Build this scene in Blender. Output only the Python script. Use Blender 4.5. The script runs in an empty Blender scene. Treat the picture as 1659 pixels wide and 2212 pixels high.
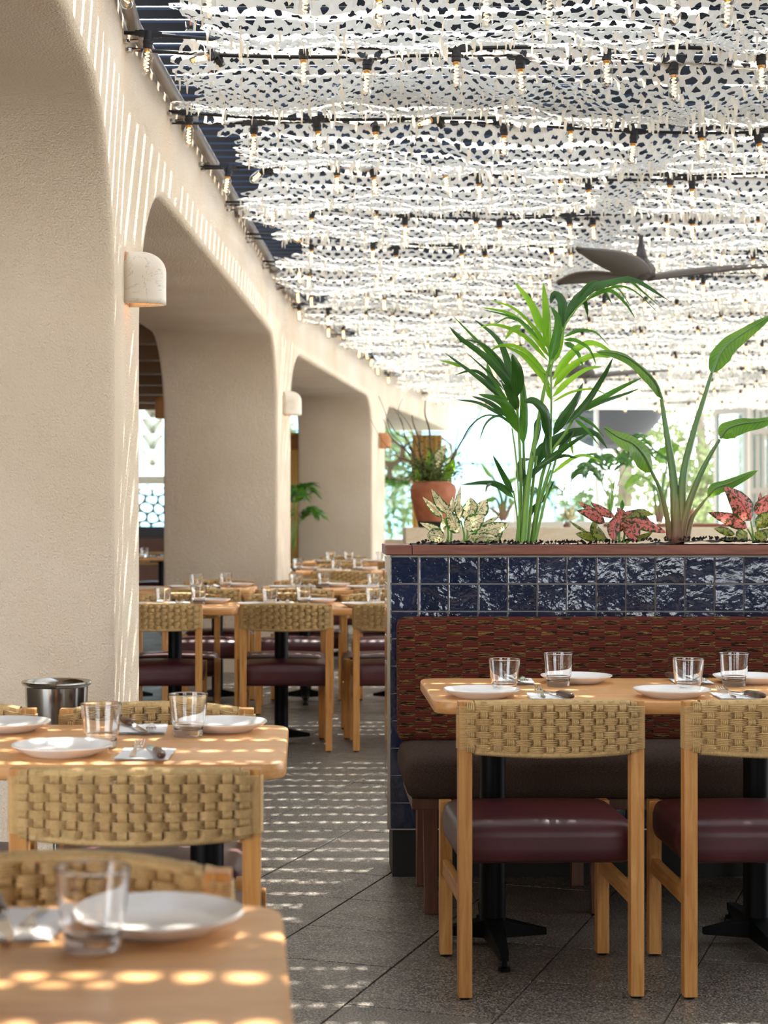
import bpy, bmesh, math, random
import numpy as np
from mathutils import Vector, Matrix, Quaternion
S = bpy.context.scene
C = S.collection
R = random.Random(7)
PI = math.pi
# ------------------------------------------------------------------ camera
cd = bpy.data.cameras.new('camera'); cam = bpy.data.objects.new('camera', cd); C.objects.link(cam)
cam.location = (0, 0, 1.30); cam.rotation_euler = (PI/2, 0, 0)
cd.sensor_fit = 'HORIZONTAL'; cd.sensor_width = 36; cd.lens = 36*3900/1659
cd.shift_x = 0.1022; cd.shift_y = -0.0042; cd.clip_start = .05; cd.clip_end = 400
cd.dof.use_dof = True; cd.dof.focus_distance = 5.8; cd.dof.aperture_fstop = 7.0
S.camera = cam
# ------------------------------------------------------------------ sky, sun, exposure
w = bpy.data.worlds.new('sky'); S.world = w; w.use_nodes = True
nt = w.node_tree; bgn = nt.nodes['Background']
tc = nt.nodes.new('ShaderNodeTexCoord'); sp = nt.nodes.new('ShaderNodeSeparateXYZ'); rp = nt.nodes.new('ShaderNodeValToRGB')
nt.links.new(tc.outputs['Generated'], sp.inputs[0]); nt.links.new(sp.outputs['Z'], rp.inputs[0]); nt.links.new(rp.outputs[0], bgn.inputs[0])
rp.color_ramp.elements[0].color = (.92, .94, .95, 1); rp.color_ramp.elements[0].position = 0.0
rp.color_ramp.elements[1].color = (.62, .78, 1.0, 1); rp.color_ramp.elements[1].position = 0.9
bgn.inputs[1].default_value = 6.0
sl = bpy.data.lights.new('sun', 'SUN'); sun = bpy.data.objects.new('sun', sl); C.objects.link(sun)
sl.energy = 13.5; sl.color = (1, .95, .87); sl.angle = math.radians(.53)
sun.rotation_euler = Vector((-.25, -.62, -1)).to_track_quat('-Z', 'Y').to_euler()
sun.location = (6, 12, 20)
S.view_settings.view_transform = 'Standard'; S.view_settings.look = 'None'
S.view_settings.exposure = 0.6; S.view_settings.gamma = 1; S.view_settings.use_curve_mapping = False
cy = S.cycles
cy.use_denoising = True; cy.max_bounces = 8; cy.diffuse_bounces = 4; cy.glossy_bounces = 4
cy.transmission_bounces = 8; cy.transparent_max_bounces = 16; cy.sample_clamp_indirect = 6

# ------------------------------------------------------------------ helpers
def lin(h):
    c = [int(h[i:i+2], 16)/255 for i in (0, 2, 4)]
    return tuple(x/12.92 if x <= .04045 else ((x+.055)/1.055)**2.4 for x in c) + (1,)
def at(px, py, Y):
    return Vector(((px-660)*Y/3900, Y, 1.30-(py-1099)*Y/3900))

class MB:
    def __init__(s): s.v = []; s.f = []; s.uv = None
    def add(s, vs, fs):
        o = len(s.v); s.v += [tuple(v) for v in vs]; s.f += [tuple(i+o for i in f) for f in fs]; return s
    def box(s, x0, x1, y0, y1, z0, z1, m=None):
        vs = [Vector(p) for p in ((x0,y0,z0),(x1,y0,z0),(x1,y1,z0),(x0,y1,z0),(x0,y0,z1),(x1,y0,z1),(x1,y1,z1),(x0,y1,z1))]
        if m is not None: vs = [m @ v for v in vs]
        return s.add(vs, [(3,2,1,0),(4,5,6,7),(0,1,5,4),(1,2,6,5),(2,3,7,6),(3,0,4,7)])
    def tube(s, pts, r, n=8, cap=True):
        pts = [Vector(p) for p in pts]; N = len(pts)
        rs = r if isinstance(r, (list, tuple)) else [r]*N
        vs = []; ref = None
        for i, p in enumerate(pts):
            t = (pts[min(i+1, N-1)] - pts[max(i-1, 0)]).normalized()
            if ref is None:
                ref = Vector((0,0,1)) if abs(t.z) < .9 else Vector((1,0,0))
            a = t.cross(ref)
            if a.length < 1e-6: a = t.orthogonal()
            a.normalize(); b = t.cross(a).normalized(); ref = -b if False else ref
            for k in range(n):
                q = 2*PI*k/n; vs.append(p + (a*math.cos(q) + b*math.sin(q))*rs[i])
        fs = [(i*n+k, i*n+(k+1) % n, (i+1)*n+(k+1) % n, (i+1)*n+k) for i in range(N-1) for k in range(n)]
        if cap: fs += [tuple(range(n))[::-1], tuple((N-1)*n+k for k in range(n))]
        return s.add(vs, fs)
    def lathe(s, prof, n=24, o=(0,0,0), cap=False):
        o = Vector(o); N = len(prof)
        vs = [o + Vector((r*math.cos(2*PI*k/n), r*math.sin(2*PI*k/n), z)) for r, z in prof for k in range(n)]
        fs = [(i*n+k, i*n+(k+1) % n, (i+1)*n+(k+1) % n, (i+1)*n+k) for i in range(N-1) for k in range(n)]
        if cap: fs += [tuple(range(n))[::-1], tuple((N-1)*n+k for k in range(n))]
        return s.add(vs, fs)
    def rbox(s, cx, cy, cz, sx, sy, sz, r, n=6, puff=0):
        h = Vector((sx/2, sy/2, sz/2)); inn = Vector((max(h.x-r, 0), max(h.y-r, 0), max(h.z-r, 0)))
        ks = [-1] + [-1+2*(i/(n)) for i in range(1, n)] + [1]
        def co(k, ih, hh):   # concentrate samples in the rounded edge
            return k*hh
        for ax in range(3):
            for sg in (-1, 1):
                u, v = (ax+1) % 3, (ax+2) % 3
                us = sorted(set([-h[u], -h[u]+r*.3, -h[u]+r] + [inn[u]*k*.98 for k in (-.6, -.2, .2, .6)] + [h[u]-r, h[u]-r*.3, h[u]]))
                vv = sorted(set([-h[v], -h[v]+r*.3, -h[v]+r] + [inn[v]*k*.98 for k in (-.6, -.2, .2, .6)] + [h[v]-r, h[v]-r*.3, h[v]]))
                vs = []
                for a in us:
                    for b in vv:
                        p = Vector((0,0,0)); p[ax] = sg*h[ax]; p[u] = a; p[v] = b
                        q = Vector([max(-inn[i], min(inn[i], p[i])) for i in range(3)])
                        d = p-q
                        if d.length > 0: p = q + d.normalized()*r
                        if puff and ax == 2 and sg > 0:
                            p.z += puff*(1-(a/h[u])**2)*(1-(b/h[v])**2)
                        vs.append(p + Vector((cx, cy, cz)))
                m = len(vv); fs = []
                for i in range(len(us)-1):
                    for j in range(m-1):
                        f = (i*m+j, (i+1)*m+j, (i+1)*m+j+1, i*m+j+1)
                        fs.append(f if sg > 0 else f[::-1])
                s.add(vs, fs)
        return s
    def mesh(s, name, mat=None, smooth=False, bevel=0, merge=False):
        me = bpy.data.meshes.new(name); me.from_pydata(s.v, [], s.f)
        if s.uv is not None:
            l = me.uv_layers.new(name='UV')
            idx = np.zeros(len(me.loops), dtype=np.int32); me.loops.foreach_get('vertex_index', idx)
            l.data.foreach_set('uv', np.array(s.uv, dtype=np.float32)[idx].ravel())
        if bevel or merge:
            bm = bmesh.new(); bm.from_mesh(me)
            if merge: bmesh.ops.remove_doubles(bm, verts=bm.verts, dist=1e-5)
            if bevel:
                bmesh.ops.bevel(bm, geom=[e for e in bm.edges if len(e.link_faces) == 2 and e.calc_face_angle(0) > .6], offset=bevel, segments=2, affect='EDGES', profile=.6)
            bm.to_mesh(me); bm.free()
        if smooth: me.shade_smooth() if smooth is True else me.set_sharp_from_angle(angle=smooth)
        if smooth and smooth is not True:
            for p in me.polygons: p.use_smooth = True
            me.set_sharp_from_angle(angle=smooth)
        if mat: me.materials.append(mat)
        return me
    def build(s, name, mat=None, parent=None, **k):
        return obj(name, s.mesh(name, mat, **k), parent)
def obj(name, me, parent=None, loc=None, rot=None):
    o = bpy.data.objects.new(name, me); C.objects.link(o)
    if parent: o.parent = parent
    if loc is not None: o.location = loc
    if rot is not None: o.rotation_euler = rot
    return o
def tag(o, label=None, cat=None, group=None, kind=None):
    if label: o['label'] = label
    if cat: o['category'] = cat
    if group: o['group'] = group
    if kind: o['kind'] = kind
    return o
def thing(name, label, cat, loc=(0,0,0), rz=0, group=None):
    o = bpy.data.objects.new(name, None); C.objects.link(o); o.location = loc; o.rotation_euler = (0,0,rz)
    o.empty_display_size = .1
    return tag(o, label, cat, group)
def copy_tree(o, parent=None):
    c = o.copy(); C.objects.link(c)
    if parent: c.parent = parent
    for ch in list(o.children): copy_tree(ch, c)
    return c
def clone(o, loc, rz, label, group=None):
    c = copy_tree(o); c.location = loc; c.rotation_euler = (0,0,rz); c['label'] = label
    if group: c['group'] = group
    return c

# ------------------------------------------------------------------ materials
def two_sided(name, col, tr=.4, rough=.8, cnode=None):
    m = bpy.data.materials.new(name); m.use_nodes = True; t = m.node_tree
    b = t.nodes['Principled BSDF']; o = t.nodes['Material Output']
    b.inputs['Base Color'].default_value = lin(col); b.inputs['Roughness'].default_value = rough
    tl = t.nodes.new('ShaderNodeBsdfTranslucent'); mx = t.nodes.new('ShaderNodeMixShader'); mx.inputs[0].default_value = tr
    tl.inputs[0].default_value = lin(col)
    t.links.new(b.outputs[0], mx.inputs[1]); t.links.new(tl.outputs[0], mx.inputs[2]); t.links.new(mx.outputs[0], o.inputs[0])
    return m, tl
def mat(name, col, rough=.6, **k):
    m = bpy.data.materials.new(name); m.use_nodes = True
    b = m.node_tree.nodes['Principled BSDF']
    b.inputs['Base Color'].default_value = lin(col) if isinstance(col, str) else col
    b.inputs['Roughness'].default_value = rough
    for key, v in k.items(): b.inputs[key].default_value = v
    return m
class N:
    def __init__(s, m): s.m = m; s.t = m.node_tree; s.b = s.t.nodes['Principled BSDF']
    def n(s, ty, **k):
        x = s.t.nodes.new('ShaderNode'+ty)
        for a, v in k.items(): setattr(x, a, v)
        return x
    def l(s, a, b): s.t.links.new(a, b)
    def coord(s, which='Object', scale=(1,1,1), rnd=False):
        t = s.n('TexCoord'); mp = s.n('Mapping'); mp.inputs['Scale'].default_value = scale
        s.l(t.outputs[which], mp.inputs['Vector'])
        if rnd:
            oi = s.n('ObjectInfo'); mm = s.n('Math', operation='MULTIPLY'); mm.inputs[1].default_value = 37
            s.l(oi.outputs['Random'], mm.inputs[0]); s.l(mm.outputs[0], mp.inputs['Location'])
        return mp.outputs[0]
    def noise(s, vec, scale, detail=3, rough=.5, dist=0):
        x = s.n('TexNoise'); x.inputs['Scale'].default_value = scale; x.inputs['Detail'].default_value = detail
        x.inputs['Roughness'].default_value = rough; x.inputs['Distortion'].default_value = dist
        if vec is not None: s.l(vec, x.inputs['Vector'])
        return x.outputs['Fac']
    def ramp(s, fac, stops):
        x = s.n('ValToRGB'); e = x.color_ramp.elements
        while len(e) < len(stops): e.new(.5)
        for i, (p, c) in enumerate(stops):
            e[i].position = p; e[i].color = lin(c) if isinstance(c, str) else c
        s.l(fac, x.inputs[0]); return x.outputs[0]
    def math(s, op, a, b=None):
        x = s.n('Math', operation=op)
        for i, q in enumerate((a, b)):
            if q is None: continue
            if isinstance(q, (int, float)): x.inputs[i].default_value = q
            else: s.l(q, x.inputs[i])
        return x.outputs[0]
    def mix(s, f, a, b):
        x = s.n('Mix', data_type='RGBA')
        for i, q in ((0, f), (6, a), (7, b)):
            if isinstance(q, (int, float)): x.inputs[i].default_value = q
            elif isinstance(q, (tuple, str)): x.inputs[i].default_value = lin(q) if isinstance(q, str) else q
            else: s.l(q, x.inputs[i])
        return x.outputs[2]
    def bump(s, h, strength=.3, dist=.01):
        x = s.n('Bump'); x.inputs['Strength'].default_value = strength; x.inputs['Distance'].default_value = dist
        s.l(h, x.inputs['Height']); s.l(x.outputs[0], s.b.inputs['Normal'])
    def col(s, c): s.l(c, s.b.inputs['Base Color'])
    def rough(s, c): s.l(c, s.b.inputs['Roughness'])

def wood(name, c0, c1, c2, scale=(1, 14, 14), rough=.42):
    m = mat(name, c1, rough); k = N(m)
    v = k.coord('Object', scale, rnd=True)
    f = k.noise(v, 5, 5, .6, .6)
    k.col(k.ramp(f, [(.25, c0), (.5, c1), (.78, c2)]))
    k.bump(f, .08, .002)
    return m
M = {}
M['chair_wood'] = wood('chair_wood', 'a8682e', 'c68a47', 'd8a561', (14, 14, 1))
M['rail_wood'] = wood('rail_wood', 'a8682e', 'c48846', 'd2a05c', (14, 1, 14))
M['table_wood'] = wood('table_wood', 'c0844a', 'd89d5f', 'e4b278', (1, 16, 16), .38)
M['cap_wood'] = wood('cap_wood', '653a2c', '7d4a39', '925c48', (1, 12, 12), .45)
M['dark_wood'] = wood('dark_wood', '4a2a18', '5d3823', '6f472d', (14, 14, 1))

# rope
m = mat('rope', 'cdab74', .8); k = N(m); M['rope'] = m
v = k.coord('Object'); f = k.noise(v, 140, 2); g = k.noise(v, 22, 2)
k.col(k.mix(f, k.ramp(g, [(.3, 'a98349'), (.7, 'cda76a')]), 'dcbd88')); k.bump(f, .5, .003)
# leather
m = mat('leather', '5c2529', .38); k = N(m); M['leather'] = m
f = k.noise(k.coord('Object'), 260, 2); k.bump(f, .12, .002)
k.col(k.ramp(k.noise(k.coord('Object'), 5), [(.3, '3d171b'), (.7, '4d1f23')]))
M['black'] = mat('black_metal', '030304', .42); M['black'].node_tree.nodes['Principled BSDF'].inputs['Specular IOR Level'].default_value = .15
M['socket'] = mat('black_plastic', '17161a', .5)
M['steel'] = mat('steel', 'b9b4ac', .16, Metallic=1.0)
M['cutlery'] = mat('cutlery_steel', 'd6d3ce', .18, Metallic=1.0)
M['pipe'] = mat('pipe_steel', '8d8680', .42, Metallic=.55)
M['china'] = mat('white_china', 'f1ece6', .16)
m = mat('napkin', 'f4f1ee', .85); k = N(m); M['napkin'] = m; k.bump(k.noise(k.coord('Object'), 300, 2), .15, .001)
m = mat('knife_handle', '4a3226', .35); k = N(m); M['handle'] = m
k.col(k.ramp(k.noise(k.coord('Object', (1, 1, 1), True), 60, 3), [(.3, '2c1d17'), (.7, '6a4a37')]))
# plaster
def plaster(name, c0, c1, fine=95, st=.45):
    m = mat(name, c1, .9); k = N(m); v = k.coord('Object')
    big = k.noise(v, 1.6, 4); f = k.noise(v, fine, 3, .55); tr = k.noise(k.coord('Object', (1, 1, .55)), 26, 3, .6, .8)
    k.col(k.ramp(big, [(.3, c0), (.7, c1)]))
    k.bump(k.math('ADD', k.math('MULTIPLY', f, .7), k.math('MULTIPLY', tr, .4)), st, .012)
    return m
M['plaster'] = plaster('plaster', 'd8c3a8', 'e2d0b8', 130, .95)
M['dark_shell'] = mat('dark_unseen_shell', '4a3a30', .7)  # made-up dark finish for the unseen shell, keeps light and reflections down
M['white_leaf'], _ = two_sided('white_leaf', 'f2eee4', .6)
M['white_paint'] = mat('white_paint', 'eee9e0', .6)
M['side_ceiling'] = mat('brown_ceiling', '7a5c42', .8)
# granite
m = mat('granite', '8a847c', .42); k = N(m); M['granite'] = m
v = k.coord('Object', rnd=True); sp_ = k.noise(v, 170, 2, .7); big = k.noise(v, 2.2, 2)
oi = k.n('ObjectInfo')
base = k.ramp(sp_, [(.34, '1d1a17'), (.46, '574f45'), (.55, '7a7164'), (.68, 'bdb2a2')])
k.col(k.mix(k.math('MULTIPLY', oi.outputs['Random'], .28), base, '5f5a53'))
k.rough(k.ramp(k.noise(v, 9, 3), [(.3, (.32,)*3+(1,)), (.7, (.5,)*3+(1,))])); k.bump(sp_, .08, .002)
M['joint'] = mat('joint', '54483a', .9)
# glazed tile
m = mat('glazed_tile', '2c3547', .09); k = N(m); M['tile'] = m
v = k.coord('Object', rnd=True)
big = k.noise(v, 7.5, 3, .5, .4); fine = k.noise(v, 55, 3, .6)
oi = k.n('ObjectInfo')
c = k.mix(oi.outputs['Random'], '1a243c', '242e48')
k.col(k.mix(k.ramp(big, [(.35, (0,0,0,1)), (.75, (1,1,1,1))]), c, '141c30'))
k.bump(k.math('ADD', big, k.math('MULTIPLY', fine, .08)), 1.0, .013)
k.b.inputs['Coat Weight'].default_value = 1.0; k.b.inputs['Specular IOR Level'].default_value = .8; k.b.inputs['Coat Roughness'].default_value = .05
M['grout'] = mat('grout', 'a79f94', .9)
M['brass'] = mat('edge_trim', 'd8cdb8', .3, Metallic=.8)
M['kick'] = mat('kick_board', '0f0b09', .6)
# bench fabrics
m = mat('banquette_weave', '6d2c22', .9); m.node_tree.nodes['Principled BSDF'].inputs['Specular IOR Level'].default_value = .15; k = N(m); M['bench_back'] = m
t = k.n('TexCoord'); sx = k.n('SeparateXYZ'); k.l(t.outputs['Object'], sx.inputs[0])
ci = k.math('FLOOR', k.math('DIVIDE', sx.outputs['X'], .0545))
par = k.math('MODULO', k.math('ABSOLUTE', ci), 2)
vz = k.math('ADD', k.math('DIVIDE', sx.outputs['Z'], .037), k.math('MULTIPLY', par, .5))
fr = k.math('FRACT', vz); band = k.math('LESS_THAN', fr, .42)
stripe = k.math('LESS_THAN', k.math('FRACT', k.math('MULTIPLY', vz, 4)), .3)
st = k.noise(k.coord('Object', (14, 14, 380)), 1.6, 3, .6)
gold = k.ramp(st, [(.38, '1d120e'), (.52, '2c1711'), (.60, '9a7440'), (.66, '3a1d15')])
red = k.mix(k.math('MULTIPLY', stripe, .6), '5c281d', '33140d')
k.col(k.mix(band, red, gold)); k.bump(k.math('ADD', k.math('MULTIPLY', stripe, .5), st), .4, .004)
m = mat('bench_fabric', '4c3a30', .95); m.node_tree.nodes['Principled BSDF'].inputs['Specular IOR Level'].default_value = .15; k = N(m); M['bench_seat'] = m
f = k.noise(k.coord('Object', (60, 60, 260)), 3, 3, .7)
k.col(k.ramp(f, [(.3, '271d18'), (.6, '4c3b31'), (.8, '665244')])); k.bump(f, .5, .004)
# glass
def glass(name, tint=(1,1,1,1), thin=True):
    m = bpy.data.materials.new(name); m.use_nodes = True; t = m.node_tree; t.nodes.clear()
    o = t.nodes.new('ShaderNodeOutputMaterial'); mx = t.nodes.new('ShaderNodeMixShader')
    tr = t.nodes.new('ShaderNodeBsdfTransparent'); gl = t.nodes.new('ShaderNodeBsdfGlossy'); lw = t.nodes.new('ShaderNodeLayerWeight'); pw = t.nodes.new('ShaderNodeMath'); fr = t.nodes.new('ShaderNodeMath')
    tr.inputs[0].default_value = tint; gl.inputs['Roughness'].default_value = .02; pw.operation = 'POWER'; pw.inputs[1].default_value = 2.6; fr.operation = 'MULTIPLY_ADD'; fr.inputs[1].default_value = .85; fr.inputs[2].default_value = .05; t.links.new(lw.outputs['Facing'], pw.inputs[0]); t.links.new(pw.outputs[0], fr.inputs[0])
    t.links.new(fr.outputs[0], mx.inputs[0]); t.links.new(tr.outputs[0], mx.inputs[1]); t.links.new(gl.outputs[0], mx.inputs[2]); t.links.new(mx.outputs[0], o.inputs[0])
    return m
M['thin_glass'] = glass('thin_glass', (.96, .95, .92, 1))
M['pane'] = glass('pane_glass', (.86, .95, .96, 1))
m = mat('tumbler_glass', (1, 1, 1, 1), .0); m.node_tree.nodes['Principled BSDF'].inputs['Transmission Weight'].default_value = 1
m.node_tree.nodes['Principled BSDF'].inputs['IOR'].default_value = 1.47; M['tumbler'] = m
def emit(name, col, st):
    m = mat(name, (0, 0, 0, 1), 1); b = m.node_tree.nodes['Principled BSDF']
    b.inputs['Emission Color'].default_value = lin(col); b.inputs['Emission Strength'].default_value = st; return m
M['filament'] = emit('filament', 'ffc477', 9)
M['lamp_glow'] = emit('lamp_glow', 'ffb066', 5)
M['brass_cap'] = mat('bulb_cap', 'c08a45', .3, Metallic=.8)
# alabaster
m = mat('alabaster', 'ece2d0', .45); k = N(m); M['alabaster'] = m
v = k.coord('Object', (1, 1, 1), True)
veins = k.math('ABSOLUTE', k.math('SUBTRACT', k.noise(v, 9, 6, .65, 1.2), .5))
k.col(k.mix(k.ramp(veins, [(.0, (.7,.7,.7,1)), (.006, (0,0,0,1))]), k.ramp(k.noise(v, 4, 3), [(.3, 'e0d2bc'), (.7, 'efe7d8')]), '6b5b4c'))
k.b.inputs['Subsurface Weight'].default_value = .0
M['brown_lamp'] = mat('tan_lamp', 'b57a48', .6)
# net
M['net'], _ = two_sided('net_fabric', 'e4dbca', .4)
M['net'].node_tree.nodes['Principled BSDF'].inputs['Specular IOR Level'].default_value = .3
M['slat'] = mat('navy_slat', '1e2430', .8); M['slat'].node_tree.nodes['Principled BSDF'].inputs['Specular IOR Level'].default_value = .05
M['beam'] = mat('beam_paint', 'd8d0c2', .7)
# leaves
def leafmat(name, stops_fn, tr=.45, rough=.38):
    m, tl = two_sided(name, '4c8a2c', tr, rough); k = N(m)
    t = k.n('TexCoord'); sx = k.n('SeparateXYZ'); k.l(t.outputs['UV'], sx.inputs[0])
    a = k.math('MULTIPLY', k.math('ABSOLUTE', k.math('SUBTRACT', sx.outputs['X'], .5)), 2)
    c = stops_fn(k, a, sx.outputs['Y'], sx.outputs['X'])
    k.col(c); k.l(c, tl.inputs[0]); return m
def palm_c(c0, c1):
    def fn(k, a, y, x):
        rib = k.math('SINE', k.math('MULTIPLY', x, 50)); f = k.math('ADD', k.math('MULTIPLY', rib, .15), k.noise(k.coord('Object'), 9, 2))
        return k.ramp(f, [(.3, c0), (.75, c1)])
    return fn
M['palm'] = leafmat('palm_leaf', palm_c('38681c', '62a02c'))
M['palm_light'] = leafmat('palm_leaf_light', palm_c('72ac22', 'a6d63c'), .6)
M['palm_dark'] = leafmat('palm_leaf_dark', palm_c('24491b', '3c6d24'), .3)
def strel(k, a, y, x):
    rib = k.math('SINE', k.math('MULTIPLY', k.math('ADD', y, k.math('MULTIPLY', a, .12)), 95))
    c = k.ramp(k.math('ADD', k.math('MULTIPLY', rib, .05), k.noise(k.coord('Object'), 7, 3)), [(.3, '4a7a20'), (.7, '80ac34')])
    return k.mix(k.ramp(a, [(.0, (1,1,1,1)), (.07, (0,0,0,1))]), c, 'b6c68a')
M['strelitzia'] = leafmat('strelitzia_leaf', strel, .45)
def vari(body, edge, vein, amt):
    def fn(k, a, y, x):
        v = k.coord('Object', rnd=True)
        n1 = k.noise(v, 85, 3, .7); n2 = k.noise(v, 220, 2)
        e = k.math('ADD', k.math('POWER', a, 3), k.math('MULTIPLY', k.math('SUBTRACT', n1, .48), amt*1.7))
        msk = k.ramp(e, [(.42, (0,0,0,1)), (.5, (1,1,1,1))])
        sp = k.ramp(n2, [(.50, (0,0,0,1)), (.54, (1,1,1,1))])
        sp2 = k.math('MULTIPLY', sp, k.ramp(n1, [(.45, (0,0,0,1)), (.6, (1,1,1,1))]))
        c = k.mix(k.math('MAXIMUM', msk, sp2), body, edge)
        rb = k.ramp(a, [(.02, (1,1,1,1)), (.07, (0,0,0,1))])
        return k.mix(k.math('MULTIPLY', rb, .8), c, vein)
    return fn
M['aglo_cream'] = leafmat('cream_leaf', vari('efdfb4', '3a6a2c', '55783a', 1.5), .5, .35)
M['aglo_red'] = leafmat('red_leaf', vari('dc7870', '3f4520', '8a2c2c', 3.4), .4, .35)
M['aglo_olive'] = leafmat('olive_leaf', vari('8f9a3e', '3d4a1e', 'a0504a', 2.2), .35, .35)
M['stem'] = mat('stem', '6f9a3c', .45)
m = mat('petiole', '6a8448', .45); k = N(m); M['petiole'] = m
t = k.n('TexCoord'); sx = k.n('SeparateXYZ'); k.l(t.outputs['Object'], sx.inputs[0])
k.col(k.ramp(k.math('ADD', sx.outputs['Z'], k.math('MULTIPLY', k.noise(k.coord('Object'), 18, 3), .12)), [(.07, '7a5140'), (.2, '7d7a45'), (.3, '5f7f4c')]))
M['soil'] = mat('soil', '1d1613', .95)
m = mat('terracotta', 'a8623f', .75); k = N(m); M['terracotta'] = m
k.col(k.ramp(k.noise(k.coord('Object'), 9, 4), [(.3, '94502f'), (.7, 'b57250')])); 
m = mat('travertine', 'd5c3a6', .6); k = N(m); M['travertine'] = m
k.col(k.ramp(k.noise(k.coord('Object', (3, 3, 9)), 2.5, 5, .6, 1.5), [(.3, 'cdb894'), (.55, 'dccbae'), (.8, 'c9b08a')]))
M['pale_stone'] = mat('pale_stone', 'd2cdbc', .7)
M['corten'] = mat('corten', '7c4630', .7)
M['fan'] = mat('fan_blade', '57504a', .5)
M['fan_metal'] = mat('fan_metal', '4c4a4c', .35, Metallic=.6)
M['twig'] = mat('twig', '5a4334', .8)
M['curtain'], _ = two_sided('mustard_curtain', 'cfae70', .5)
M['canopy'] = mat('grey_canopy', '151517', .8)
M['bldg'] = mat('pale_building', 'a9c3cb', .4)
M['bldg2'] = mat('white_building', 'd9dcdc', .6)
M['ground'] = mat('outdoor_paving', 'b9b4aa', .9)
M['tree_leaf'], _ = two_sided('tree_leaf', '66703f', .4)
M['bark'] = mat('bark', '7a6a5c', .9)
M['bronze_leaf'], _ = two_sided('bronze_leaf', '5c6a2c', .35)
M['door_frame'] = mat('door_frame', 'a39a8c', .5)
M['frame_white'] = mat('frame_white', 'dcd6ca', .5)
M['frame_grey'] = mat('frame_grey', '7b7a78', .5)
M['lattice'] = mat('lattice', '9b8b78', .8)
M['navy_panel'] = mat('navy_panel', '23242c', .4)
# ================================================================== SETTING
# arcade facets in plan: kinks of the wall's front line
KP = [Vector((-.545, -.6)), Vector((-.675, 6.75)), Vector((-.183, 14.9)), Vector((.898, 22.58)), Vector((2.48, 31.0))]
ARCH = [(1.1, 6.29, .78, .66), (7.12, 14.32, .74, .66), (15.32, 22.0, .62, .5), (23.25, 30.3, .6, .4)]   # Y from, Y to, corner radii
WT, WH, AT = .92, 3.15, 2.64
dirs = [(KP[i+1]-KP[i]).normalized() for i in range(4)]
norm = [Vector((-d.y, d.x)) for d in dirs]
def mit(i):
    if i == 0: return norm[0]
    if i == 4: return norm[3]
    a = (norm[i-1]+norm[i]).normalized(); return a/ a.dot(norm[i])
MT = [mit(i) for i in range(5)]
def wall_x(Y):
    for i in range(4):
        if Y <= KP[i+1].y or i == 3:
            t = (Y-KP[i].y)/(KP[i+1].y-KP[i].y); return KP[i].x + t*(KP[i+1].x-KP[i].x)
mb = MB()
for i in range(4):
    L = (KP[i+1]-KP[i]).length; d = dirs[i]
    def P(u, dep, z, i=i, L=L, d=d):
        t = u/L; n = MT[i]*(1-t)+MT[i+1]*t
        q = KP[i]+d*u+n*dep; return Vector((q.x, q.y, z))
    y0, y1, rx, rz = ARCH[i]; u0 = (y0-KP[i].y)/d.y; u1 = (y1-KP[i].y)/d.y
    crv = [(u0, z) for z in (0, .5, 1, 1.5)]
    crv += [(u0+rx-rx*math.cos(a*PI/24), AT-rz+rz*math.sin(a*PI/24)) for a in range(13)]
    crv += [(u1-rx+rx*math.sin(a*PI/24), AT-rz+rz*math.cos(a*PI/24)) for a in range(13)]
    crv += [(u1, z) for z in (1.5, 1, .5, 0)]
    if i == 3: crv = crv[:17]+[(L, AT)]*17
    n = len(crv)
    def off(e):
        out = []
        for k, (u, z) in enumerate(crv):
            a = Vector(crv[max(k-1, 0)]); b = Vector(crv[min(k+1, n-1)]); t = (b-a).normalized()
            q = Vector((u, z)) + Vector((-t.y, t.x))*e
            if k == 0 or (k == n-1 and i < 3): q.y = 0
            out.append(q)
        return out
    rings = []
    for e, dep in ((.03, 0), (.014, .004), (.004, .014), (0, .03), (0, WT*.5), (0, WT-.03), (.009, WT-.009), (.03, WT)):
        rings.append([P(q.x, dep, q.y) for q in off(e)])
    vs = [p for r_ in rings for p in r_]
    mb.add(vs, [(a*n+k, a*n+k+1, (a+1)*n+k+1, (a+1)*n+k) for a in range(len(rings)-1) for k in range(n-1)])
    for dep, ring in ((0, rings[0]), (WT, rings[-1])):
        q = off(.03)
        top = [P(min(max(p.x, 0), L), dep, WH) for p in q]
        # pier left, pier right, spandrel above
        zs = [p.y for p in q]
        half = n//2
        vs = list(ring); fs = []
        lft = [P(0, dep, zs[k]) for k in range(half)]
        rgt = [P(L, dep, zs[k]) for k in range(half, n)]
        ctl = P(0, dep, WH); ctr = P(L, dep, WH)
        vs += lft + rgt + [P(q[k].x, dep, WH) for k in range(n)] + [ctl, ctr]
        oL, oT = n, n+n
        for k in range(half-1): fs.append((oL+k, k, k+1, oL+k+1))
        for k in range(half, n-1): fs.append((k, oL+k, oL+k+1, k+1))
        # above the springing: left edge column joins to the crown midpoint
        fs.append((oL+half-1, half-1, oT+half-1, oT+n))
        fs.append((half, oL+half, oT+n+1, oT+half))
        fs.append((half-1, half, oT+half, oT+half-1))
        if dep: fs = [f[::-1] for f in fs]
        mb.add(vs, fs)
    mb.add([P(0, 0, WH), P(L, 0, WH), P(L, WT, WH), P(0, WT, WH)], [(0, 1, 2, 3)])
tag(mb.build('wall_left', M['plaster'], smooth=.7), kind='structure')

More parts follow.
